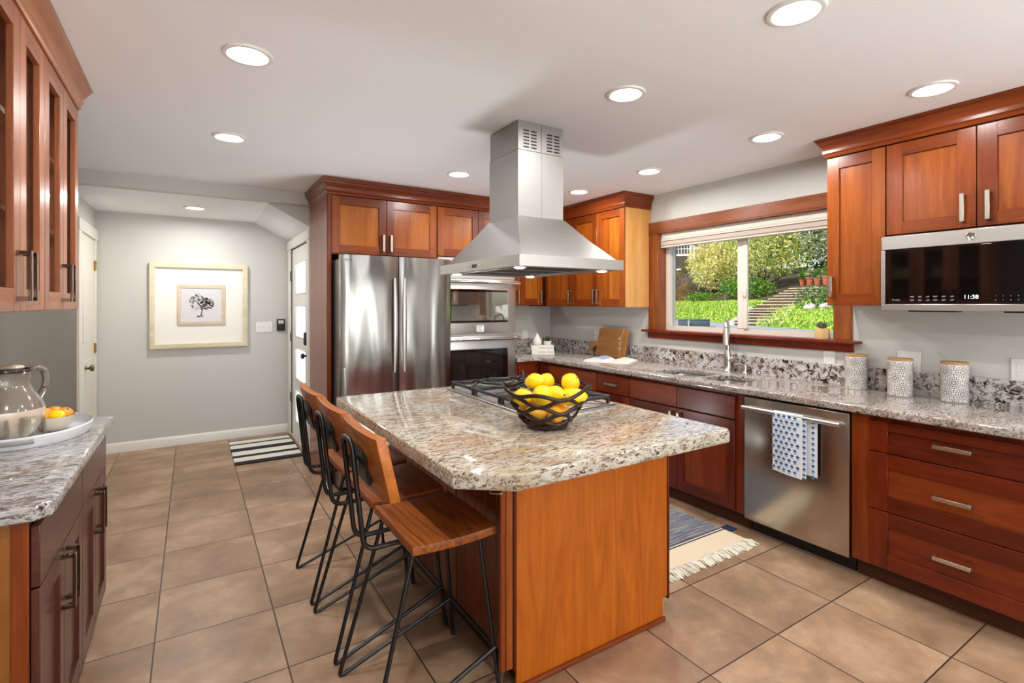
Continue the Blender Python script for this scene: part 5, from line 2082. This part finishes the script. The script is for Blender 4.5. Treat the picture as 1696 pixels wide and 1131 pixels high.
# bowl of oranges
ox, oy, oz = -0.482, 2.775, 0.922
b = MB()
b.lathe([(0.001, 0.0), (0.032, 0.0), (0.038, 0.003), (0.062, 0.026), (0.073, 0.052), (0.075, 0.060), (0.071, 0.060), (0.059, 0.030), (0.034, 0.011), (0.001, 0.009)], ox, oy, 36, cz=oz)
tag(b.build('fruit_dish', plain('bone_ceramic', (206, 196, 178), 0.3)), 'small bone-coloured bowl of citrus on the white tray', 'bowl')
GO = 'citrus in the small bowl'
fruit('orange', 'largest orange, nearest the pitcher in the small bowl', 'fruit', (ox - 0.026, oy - 0.022, oz + 0.066), 0.032, 0.030, ORANGE, GO, (0.6, 0.2, 0), 'round', False)
fruit('orange', 'orange at the back of the small bowl between two others', 'fruit', (ox - 0.002, oy + 0.030, oz + 0.066), 0.029, 0.027, ORANGE, GO, (0.3, 0.2, 0), 'round', False)
fruit('orange', 'orange with a dark stem end beside the rim nearest the counter edge', 'fruit', (ox + 0.034, oy + 0.014, oz + 0.062), 0.027, 0.025, ORANGE, GO, (0.4, 0.5, 0), 'round')
fruit('lemon', 'single lemon at the front of the small citrus bowl', 'fruit', (ox + 0.014, oy - 0.026, oz + 0.060), 0.026, 0.031, LEMON, GO, (1.4, 0.0, 0.9), 'lemon', False)

# ------------------------------------------------------------------ mats
MATB = plain('mat_black', (24, 24, 26), 0.9, bump=0.6, bscale=220)
MATW = plain('mat_white_stripe', (222, 218, 206), 0.9, bump=0.6, bscale=220)
r = thing('doormat', 'black and white striped doormat before the entry door', 'mat', (0.63, 5.6, 0))
b = MB()
y = 6.04
for wd, mi in ((0.02, 0), (0.115, 1), (0.045, 0), (0.135, 1), (0.115, 0), (0.14, 1), (0.075, 0), (0.125, 1), (0.085, 0)):
    y2 = y - wd * 0.9 / 0.855
    b.box(0.325, 0.895, y2, y, 0.0005, 0.009, mi)
    y = y2
b.box(0.895, 0.905, y, 6.04, 0.0005, 0.009, 0)
b.build('woven_field', [MATB, MATW], r)
def rugmat():
    m, nt, b_ = new_mat('blue_weave')
    mp = mapped(nt, (2.2, 60, 60))
    n1 = noise(nt, mp, 2.0, 4, 0.7)
    mp2 = mapped(nt, (30, 90, 60))
    n2 = noise(nt, mp2, 2.0, 3, 0.7)
    c = ramp(nt, n1.outputs['Fac'], [(0.36, lin((58, 66, 92))), (0.47, lin((104, 108, 120))), (0.60, lin((160, 156, 152)))]).outputs[0]
    f = ramp(nt, n2.outputs['Fac'], [(0.35, (0.7, 0.7, 0.75)), (0.65, (1.1, 1.1, 1.1))]).outputs[0]
    nt.links.new(mixc(nt, 0.8, c, f, 'MULTIPLY'), b_.inputs['Base Color'])
    b_.inputs['Roughness'].default_value = 0.95
    return m
CREAM = plain('cream_weave', (226, 208, 178), 0.95, bump=0.7, bscale=260)
FRINGE = plain('cream_fringe', (232, 224, 206), 0.95)
r = thing('woven_rug', 'blue and cream woven rug with a fringed end on the sink aisle floor', 'rug', (2.5, 2.7, 0))
b = MB()
b.box(2.10, 2.865, 2.045, 3.45, 0.0005, 0.009, 0, 0.002)
b.build('blue_field', rugmat(), r)
b = MB()
b.box(2.10, 2.865, 1.87, 2.045, 0.0005, 0.009, 0, 0.002)
b.build('cream_band', CREAM, r)
b = MB()
b.box(2.101, 2.864, 2.018, 2.030, 0.0085, 0.0096)
b.box(2.101, 2.864, 2.040, 2.052, 0.0085, 0.0098)
b.build('stripe', plain('navy_stripe', (66, 66, 84), 0.95), r)
b = MB()
rnd = random.Random(3)
for k in range(44):
    x = 2.105 + 0.76 * (k + 0.5) / 44
    sway = rnd.uniform(-0.012, 0.014) + 0.012 * math.sin(k * 0.9)
    for j in range(6):
        ex = x + sway + rnd.uniform(-0.016, 0.016)
        L = rnd.uniform(0.062, 0.098)
        h = rnd.uniform(0.006, 0.018)
        b.tube([(x + rnd.uniform(-0.003, 0.003), 1.871, 0.006), ((x + ex) / 2, 1.871 - L * 0.45, h), (ex, 1.871 - L, 0.004)], [0.0042, 0.004, 0.0022], 5)
b.build('fringe', FRINGE, r)
b = MB()
b.box(2.885, 2.95, 1.985, 2.06, 0.0006, 0.006, 0, 0.002)
tag(b.build('mat_corner', plain('navy_mat', (30, 44, 84), 0.9)), 'navy corner of a thin mat against the toe kick before the dishwasher', 'mat')

# ------------------------------------------------------------------ the garden seen through the window
import numpy as np
GB = Vector((16.56, 10.94))
GD = Vector((0.46, 0.888)).normalized()      # along the lawn edge
GN = Vector((GD.y, -GD.x))                    # away from the house
def gz(t):
    return float(np.interp(t, [-80, 0, 5, 7.5, 9, 16, 40], [0.7, 0.7, 1.6, 2.35, 2.7, 4.3, 6.0]))
def gp(s, t, dz=0.0):
    p = GB + GD * s + GN * t
    return Vector((p.x, p.y, gz(t) + dz))


def ground(name, label, cat, mat, s0, s1, ts, dz=0.0, ds=1.0, jitter=0.0):
    b = MB()
    ns = int((s1 - s0) / ds) + 1
    rnd = random.Random(11)
    vs, fs = [], []
    for t in ts:
        for i in range(ns):
            p = gp(s0 + i * ds, t, dz)
            vs.append((p.x, p.y, p.z + rnd.uniform(-jitter, jitter)))
    for a in range(len(ts) - 1):
        for i in range(ns - 1):
            q = a * ns + i
            fs.append((q, q + 1, q + ns + 1, q + ns))
    b.add(vs, fs)
    return tag(b.build(name, mat), label, cat, kind='structure')


def speckle(name, stops, scale, rough=0.9, det=6, stretch=(1, 1, 1)):
    m, nt, b_ = new_mat(name)
    mp = mapped(nt, stretch)
    n1 = noise(nt, mp, scale, det, 0.7)
    nt.links.new(ramp(nt, n1.outputs['Fac'], [(p, lin(c)) for p, c in stops]).outputs[0], b_.inputs['Base Color'])
    b_.inputs['Roughness'].default_value = rough
    b_.inputs['Specular IOR Level'].default_value = 0.2
    return m


ASPH = speckle('asphalt', [(0.3, (120, 124, 130)), (0.7, (150, 154, 160))], 9)
GRASS = speckle('lawn_grass', [(0.3, (70, 104, 22)), (0.5, (116, 150, 36)), (0.7, (160, 178, 66))], 7)
EARTH = speckle('bank_earth', [(0.3, (44, 38, 28)), (0.7, (84, 74, 54))], 4)
b = MB()
b.prism([(4.2, -6.9), tuple(gp(-20, 0))[:2], tuple(gp(60, 0))[:2], (4.2, 64.0)], 0.4, 0.7)
struct(b.build('ground_driveway', ASPH), 'grey asphalt driveway outside the kitchen window', 'driveway')
ground('ground_lawn', 'bright green sloping lawn beyond the driveway', 'lawn', GRASS, -14, 45, [0.0, 0.6, 1.5, 2.5, 3.5, 4.5, 5.2], 0.02, 0.5, 0.02)
ground('ground_bank', 'dark earth bank behind the shrubs', 'bank', EARTH, -20, 60, [5.0, 7, 9, 11, 13, 16, 22, 32], 0.0, 2.0, 0.1)

# grass blades on the lawn, nearest strip
def blades():
    rnd = np.random.default_rng(4)
    N = 14000
    s = rnd.uniform(-6, 22, N)
    t = 0.02 + 5.0 * rnd.random(N) ** 1.1
    vs = np.zeros((N * 3, 3))
    for i in range(N):
        p = gp(float(s[i]), float(t[i]), 0.015)
        a = rnd.uniform(0, PI)
        w_, h = rnd.uniform(0.02, 0.05), rnd.uniform(0.04, 0.11)
        lx, ly = rnd.uniform(-0.05, 0.05, 2)
        vs[i * 3] = (p.x - math.cos(a) * w_, p.y - math.sin(a) * w_, p.z)
        vs[i * 3 + 1] = (p.x + math.cos(a) * w_, p.y + math.sin(a) * w_, p.z)
        vs[i * 3 + 2] = (p.x + lx, p.y + ly, p.z + h)
    b = MB()
    b.v = [tuple(v) for v in vs]
    b.f = [(3 * i, 3 * i + 1, 3 * i + 2) for i in range(N)]
    b.mi = [int(x) for x in rnd.integers(0, 3, N)]
    o = b.build('grass', [plain('blade_green', (96, 134, 30), 0.8), plain('blade_lime', (148, 172, 58), 0.8), plain('blade_yellow', (176, 182, 84), 0.8)], normals=False)
    tag(o, 'short bright grass blades covering the sloping lawn', 'grass', kind='stuff')
blades()


def leafmass(b, blobs, n, size, rnd, nm, aspect=0.45, droop=0.0):
    """scatter folded leaves through a set of ellipsoids (c, r)"""
    vol = np.array([q[1][0] * q[1][1] * q[1][2] for q in blobs])
    pick = rnd.choice(len(blobs), n, p=vol / vol.sum())
    for i in range(n):
        c, r_ = blobs[pick[i]]
        d = rnd.normal(size=3)
        d /= np.linalg.norm(d)
        q = rnd.random() ** (1 / 4.5)
        p = np.array(c) + d * np.array(r_) * q
        ax = rnd.normal(size=3)
        ax[2] -= droop
        ax /= np.linalg.norm(ax)
        sd = np.cross(ax, rnd.normal(size=3))
        sd /= np.linalg.norm(sd) + 1e-9
        L = size * rnd.uniform(0.6, 1.3)
        W = L * aspect
        up = np.cross(ax, sd) * W * 0.25
        base = len(b.v)
        b.v += [tuple(p), tuple(p + ax * L * 0.5 + sd * W * 0.5 + up), tuple(p + ax * L), tuple(p + ax * L * 0.5 - sd * W * 0.5 + up), tuple(p + ax * L * 0.5)]
        b.f += [(base, base + 1, base + 2, base + 4), (base, base + 4, base + 2, base + 3)]
        k = int(rnd.integers(0, nm))
        b.mi += [k, k]


def leafy(nm, cols):
    out = []
    for i, c in enumerate(cols):
        m, nt, b_ = new_mat(f'{nm}_{i}')
        b_.inputs['Base Color'].default_value = (*lin(c), 1)
        b_.inputs['Roughness'].default_value = 0.55
        b_.inputs['Specular IOR Level'].default_value = 0.3
        tl = nt.nodes.new('ShaderNodeBsdfTranslucent')
        tl.inputs[0].default_value = (*lin(tuple(min(255, int(v * 1.1)) for v in c)), 1)
        mx = nt.nodes.new('ShaderNodeMixShader')
        mx.inputs[0].default_value = 0.35
        nt.links.new(b_.outputs[0], mx.inputs[1])
        nt.links.new(tl.outputs[0], mx.inputs[2])
        nt.links.new(mx.outputs[0], nt.nodes['Material Output'].inputs[0])
        out.append(m)
    return out


BARK = speckle('bark', [(0.3, (52, 42, 32)), (0.7, (96, 82, 66))], 14, stretch=(1, 1, 0.2))
LBAM = leafy('bamboo_leaf', [(190, 194, 104), (206, 204, 120), (226, 208, 150), (128, 148, 52), (240, 222, 180)])
LDRK = leafy('dark_leaf', [(36, 58, 26), (54, 80, 34), (76, 100, 46), (28, 44, 22)])
LMID = leafy('mid_leaf', [(70, 112, 34), (104, 144, 46), (140, 168, 60), (54, 88, 28)])
LGRY = leafy('grey_leaf', [(130, 142, 104), (164, 172, 138), (100, 114, 78), (196, 200, 168)])
LDRY = leafy('dry_leaf', [(120, 98, 70), (150, 126, 90), (90, 74, 54), (108, 104, 70)])
LBLU = leafy('blue_leaf', [(92, 106, 112), (120, 134, 138), (70, 84, 90)])


def plant(name, label, cat, s, t, blobs, n, size, mats, seed, trunk=None, group=None, aspect=0.45, droop=0.0, twigs=0):
    base = gp(s, t, 0)
    r = thing(name, label, cat, base, group)
    rnd = np.random.default_rng(seed)
    bl = []
    for (ds, dt, dz, rs, rz) in blobs:
        p = GB + GD * (s + ds) + GN * (t + dt)
        bl.append(((p.x, p.y, base.z + dz), (rs, rs, rz)))
    b = MB()
    leafmass(b, bl, n, size, rnd, len(mats), aspect, droop)
    b.build('foliage', mats, r, normals=False)
    b = MB()
    for i in range(trunk or 5):
        c, rr = bl[i % len(bl)]
        e_ = Vector(c) + Vector(rnd.normal(size=3) * 0.35 * np.array(rr))
        st = base + Vector((rnd.uniform(-0.15, 0.15), rnd.uniform(-0.15, 0.15), -0.1))
        m = (st + e_) / 2 + Vector((rnd.uniform(-.2, .2), rnd.uniform(-.2, .2), 0.1))
        b.tube(fillet([st, m, e_], 0.4, 4), [0.05 * (1 - 0.8 * k / 6) for k in range(7)], 6)
    for i in range(twigs):
        c, rr = bl[int(rnd.integers(len(bl)))]
        a = Vector(c) + Vector(rnd.normal(size=3) * 0.5 * np.array(rr))
        d = Vector(rnd.normal(size=3) * 0.5)
        b.tube([a, a + d * 0.5 + Vector((0, 0, 0.08)), a + d], [0.02, 0.014, 0.006], 5)
    b.build('stems', BARK, r)
    return r


plant('bamboo_clump', 'big yellow-green bamboo clump in sun, behind the window pane nearest the faucet', 'shrub', 16.2, 7.0,
      [(0, 0, 2.2, 1.7, 1.9), (-1.8, 0.3, 2.6, 1.5, 1.8), (1.5, 0.2, 1.9, 1.3, 1.5), (2.2, 0.5, 2.4, 0.8, 1.0), (0.6, 0.8, 3.4, 1.3, 1.0), (-0.8, -0.6, 1.3, 1.2, 1.1)], 7000, 0.26, LBAM, 21, 9, droop=0.5, aspect=0.28)
plant('bamboo_clump', 'yellow-green bamboo clump overhanging the wooden garden steps', 'shrub', 11.0, 7.2,
      [(0, 0, 2.4, 1.5, 1.8), (-1.7, 0.2, 2.2, 1.3, 1.5), (1.7, 0.3, 2.6, 1.5, 1.8), (-2.6, 0.6, 2.0, 0.9, 1.0), (0.3, 0.6, 3.7, 1.2, 0.9)], 7000, 0.25, LBAM[:4] + LMID[1:2], 22, 9, droop=0.5, aspect=0.28)
plant('shrub', 'low leafy green shrub at the foot of the bamboo beside the steps', 'shrub', 9.6, 5.6,
      [(0, 0, 0.55, 1.0, 0.6), (-1.1, 0.1, 0.5, 0.8, 0.5), (1.2, 0, 0.6, 0.9, 0.6)], 2400, 0.17, LMID, 23)
plant('shrub', 'brown dry-stemmed shrub spilling onto the lawn edge', 'shrub', 17.6, 5.4,
      [(0, 0, 0.55, 0.9, 0.5), (1.3, 0.1, 0.5, 0.9, 0.5), (-0.9, 0.1, 0.8, 0.7, 0.6)], 1800, 0.2, LDRY, 24, 5, twigs=60, aspect=0.2)
plant('shrub', 'low bright green plants along the lawn edge below the bamboo', 'shrub', 14.6, 5.4,
      [(0, 0, 0.15, 0.8, 0.3), (-1.2, 0, 0.15, 0.8, 0.28), (1.2, 0, 0.15, 0.7, 0.28)], 1500, 0.16, LMID, 33, 3)
plant('shrub', 'blue-grey shrub between the dark conifer and the dry one', 'shrub', 19.2, 6.6,
      [(0, 0, 0.9, 0.9, 0.8), (-0.9, 0, 0.8, 0.7, 0.6)], 1500, 0.16, LBLU, 25)
plant('conifer', 'dark narrow conifer below the brick house window', 'tree', 21.0, 7.4,
      [(0, 0, 0.9, 1.1, 1.1), (-0.6, 0, 1.5, 0.9, 0.9), (0.3, 0, 2.0, 0.5, 0.7)], 2600, 0.2, LDRK, 26, 3)
plant('tree', 'dark evergreen tree rising behind the bamboo nearest the brick house', 'tree', 16.6, 12.0,
      [(0, 0, 3.6, 2.6, 2.6), (-2.4, 0, 4.2, 2.4, 2.4), (2.2, 1.0, 3.2, 2.0, 2.4), (-0.6, 0.6, 6.4, 2.6, 2.2)], 5200, 0.36, LDRK[:3] + LMID[:1], 27, 5, 'trees on the hillside')
plant('tree', 'dark evergreen tree rising behind the bamboo above the garden steps', 'tree', 11.0, 12.0,
      [(0, 0, 3.6, 2.6, 2.8), (-2.6, 0, 3.8, 2.4, 2.6), (2.6, 0.6, 4.0, 2.2, 2.6), (0, 0.6, 6.6, 3.0, 2.2)], 5600, 0.36, LDRK[:3] + LMID[:2], 28, 5, 'trees on the hillside')
plant('tree', 'silvery twiggy tree beside the microwave cabinet edge of the window', 'tree', 5.6, 7.6,
      [(0, 0, 2.6, 1.5, 1.6), (-1.4, 0, 2.4, 1.3, 1.5), (1.5, 0.4, 3.2, 1.3, 1.3), (-0.5, 0.4, 4.2, 1.5, 1.0)], 3600, 0.2, LGRY, 29, 7, 'trees on the hillside', twigs=120, aspect=0.3)
plant('tree', 'broad leafy tree at the top of the hillside behind the silvery tree', 'tree', 4.0, 12.5,
      [(0, 0, 3.6, 2.8, 2.8), (0.5, -2.0, 1.6, 2.2, 1.4), (3.5, -1.5, 1.8, 2.2, 1.6), (-2.5, -1.5, 1.5, 2.0, 1.5), (-3.4, 0, 3.6, 2.6, 2.8), (2.4, 0, 5.2, 2.6, 2.6), (-2, 0, 6.6, 2.8, 2.0)], 7600, 0.34, LMID[:2] + LDRK[1:3] + LGRY[:1], 30, 5, 'trees on the hillside')
plant('hedge', 'tall dark hedge along the top of the bank behind the flower pots', 'hedge', 7.0, 13.2,
      [(k * 1.9 - 6.5, 0.3 * (k % 2), 0.9 + 0.3 * (k % 3), 1.5, 1.5) for k in range(8)], 7000, 0.3, LDRK[:3] + LMID[3:4], 34, 8)
plant('shrub', 'rounded green shrub beside the lower steps and rocks', 'shrub', 0.9, 3.4,
      [(0, 0, 0.35, 0.75, 0.5), (-0.8, 0.2, 0.4, 0.7, 0.5), (-1.7, 0.5, 0.45, 0.8, 0.6)], 2200, 0.12, LMID[:2] + LGRY[:1] + LDRK[1:2], 31)

# garden steps
TIMB = speckle('weathered_timber', [(0.3, (140, 126, 108)), (0.7, (196, 182, 160))], 6, stretch=(1, 1, 4))
GRAVEL = speckle('step_gravel', [(0.3, (70, 54, 40)), (0.7, (112, 90, 68))], 20)
CONC = speckle('concrete_curb', [(0.3, (140, 136, 128)), (0.7, (188, 184, 176))], 5)
def flight(label, a, c, n, width, z0, z1, curbs):
    """timber steps climbing from point a to point c (s, t)"""
    A, Cc = GB + GD * a[0] + GN * a[1], GB + GD * c[0] + GN * c[1]
    r = thing('garden_steps', label, 'steps', (A.x, A.y, z0))
    ru = (Cc - A) / n
    d = ru.normalized()
    sd = Vector((d.y, -d.x))
    for k in range(n):
        p0 = A + ru * k
        z = z0 + (z1 - z0) * (k + 1) / n
        q = [p0 - sd * width / 2, p0 + sd * width / 2, p0 + sd * width / 2 + ru * 1.02, p0 - sd * width / 2 + ru * 1.02]
        b = MB()
        b.prism([(v.x, v.y) for v in q], z0 - 0.6, z - 0.012, 1)
        f = [p0 - sd * width / 2 - d * 0.03, p0 + sd * width / 2 - d * 0.03, p0 + sd * width / 2 + d * 0.15, p0 - sd * width / 2 + d * 0.15]
        b.prism([(v.x, v.y) for v in f], z - 0.05, z, 0, 'z', 0.01)
        b.build('step', [TIMB, GRAVEL], r)
    if curbs:
        for s in (-1, 1):
            b = MB()
            for k in range(n):
                p0 = A + sd * s * (width / 2 + 0.09) + ru * k
                p1 = p0 + ru * 1.03
                z = z0 + (z1 - z0) * (k + 1) / n + 0.05
                q = [p0 - sd * 0.09, p0 + sd * 0.09, p1 + sd * 0.09, p1 - sd * 0.09]
                b.prism([(v.x, v.y) for v in q], z0 - 0.6, z, 0, 'z', 0.01)
            b.build('curb', CONC, r)
flight('lower timber garden steps between pale curbs crossing the lawn', (-0.75, 0.05), (2.9, 2.95), 6, 1.35, 0.72, 1.27, True)
flight('shaded upper timber garden steps climbing under the bamboo', (3.0, 3.1), (6.2, 6.9), 7, 1.5, 1.30, 2.22, False)

# rocks beside the steps
for i, (s, t, q) in enumerate(((0.6, 3.0, 0.22), (0.1, 3.3, 0.26), (1.3, 3.6, 0.18))):
    p = gp(s, t, 0.05)
    b = MB()
    ph = i * 2.1
    b.ell(tuple(p), (q * 1.4, q, q * 0.7), 12, 8, 0, lambda v: v * (1 + 0.18 * math.sin(3 * v.x + ph) * math.cos(4 * v.y + ph)))
    tag(b.build('rock', CONC), ('pale rock at the end of the lower steps', 'largest pale rock beside the rounded shrub', 'small pale rock farthest up beside the steps')[i], 'rock', 'rocks by the steps')

# terracotta pots at the head of the steps
TERRA = plain('terracotta', (150, 74, 42), 0.8)
for i, (s, t, q, h) in enumerate(((7.35, 7.3, 0.15, 0.28), (6.75, 7.3, 0.20, 0.36), (6.05, 7.2, 0.19, 0.30), (5.4, 7.2, 0.23, 0.40))):
    p = gp(s, t, 0.12)
    lab = ('smallest terracotta pot at the head of the steps, under the bamboo', 'tall terracotta pot second along from the bamboo', 'terracotta pot third along, with bushy green planting', 'widest terracotta pot nearest the silvery tree')[i]
    r = thing('flower_pot', lab, 'flower pot', p, 'pots at the head of the steps')
    b = MB()
    b.lathe([(0.001, -0.05), (q * 0.72, -0.05), (q * 0.95, h * 0.8), (q * 1.05, h * 0.8), (q * 1.05, h), (q * 0.9, h), (q * 0.85, h * 0.85), (0.001, h * 0.85)], p.x, p.y, 20, cz=p.z)
    b.build('pot', TERRA, r)
    b = MB()
    leafmass(b, [((p.x, p.y, p.z + h + 0.22), (q * 1.1, q * 1.1, 0.28))], 260, 0.14, np.random.default_rng(50 + i), 4)
    b.build('plant', LMID if i != 1 else LGRY, r, normals=False)

# utility pole
p = gp(19.1, 5.4, -0.1)
b = MB()
b.tube([(p.x, p.y, p.z), (p.x, p.y, p.z + 7.5)], [0.16, 0.13], 14)
tag(b.build('utility_pole', speckle('weathered_pole', [(0.3, (120, 132, 140)), (0.7, (168, 178, 184))], 7, stretch=(1, 1, 0.15))), 'weathered grey utility pole at the far end of the lawn', 'pole')

# brick house with a white sash window
BRICK = speckle('brick', [(0.3, (150, 100, 84)), (0.7, (190, 138, 116))], 9)
STONE = speckle('tan_shingle', [(0.3, (150, 130, 104)), (0.7, (192, 172, 142))], 8)
hc = Vector((46.0, 37.4))
cd = (Vector((0, 0)) - hc).normalized()
hs = Vector((-cd.y, cd.x))
r = thing('house', 'brick and shingle house with a white sash window behind the conifer', 'house', (hc.x, hc.y, 3.5))
def hbox(mb, u0, u1, d0, d1, z0, z1, mi=0):
    q = [hc + hs * u0 + cd * d0, hc + hs * u1 + cd * d0, hc + hs * u1 + cd * d1, hc + hs * u0 + cd * d1]
    mb.prism([(v.x, v.y) for v in q], z0, z1, mi)
b = MB()
hbox(b, -5, 5, -5, 0, 2.0, 5.2, 0)
hbox(b, -5, 5, -5, 0.02, 5.2, 10.5, 1)
b.build('wall', [BRICK, STONE], r)
b = MB()
for u0, u1 in ((-0.95, 0.60), (1.0, 2.6)):
    hbox(b, u0 - 0.15, u1 + 0.15, 0.0, 0.12, 8.15, 8.4)
    hbox(b, u0 - 0.15, u1 + 0.15, 0.0, 0.14, 5.15, 5.35)
    hbox(b, u0 - 0.15, u0 + 0.08, 0.0, 0.12, 5.3, 8.2)
    hbox(b, u1 - 0.08, u1 + 0.15, 0.0, 0.12, 5.3, 8.2)
    hbox(b, u0, u1, 0.02, 0.10, 6.75, 6.95)
    for k in range(1, 5):
        u = u0 + (u1 - u0) * k / 5
        hbox(b, u - 0.03, u + 0.03, 0.03, 0.09, 6.9, 8.2)
    hbox(b, u0, u1, 0.03, 0.09, 7.5, 7.56)
win = b.build('window', plain('white_sash', (226, 226, 222), 0.6), r)
b = MB()
hbox(b, -0.95, 0.60, 0.021, 0.03, 5.3, 8.2)
hbox(b, 1.0, 2.6, 0.021, 0.03, 5.3, 8.2)
b.build('pane', plain('dark_pane', (40, 48, 58), 0.1), win)

# two dark planter boxes on the driveway
PLB = plain('planter_grey', (66, 78, 86), 0.6)
for i, (x, y, wd) in enumerate(((13.60, 11.12, 0.30), (14.05, 10.82, 0.62))):
    c2 = Vector((x, y))
    d2 = (-c2).normalized()
    s2 = Vector((-d2.y, d2.x))
    r = thing('planter_box', ('smaller dark grey planter box on the driveway', 'larger dark grey planter box on the driveway')[i], 'planter', (x, y, 0.7), 'planters on the driveway')
    b = MB()
    outer = [c2 + s2 * u + d2 * v for u, v in ((-wd / 2, -0.2), (wd / 2, -0.2), (wd / 2, 0.2), (-wd / 2, 0.2))]
    b.prism([(v.x, v.y) for v in outer], 0.701, 0.93, 0, 'z', 0.01)
    b.build('box', PLB, r)
    b = MB()
    b.prism([((v.x - x) * 1.04 + x, (v.y - y) * 1.04 + y) for v in outer], 0.905, 0.945, 0, 'z', 0.006)
    b.build('rim', PLB, r)
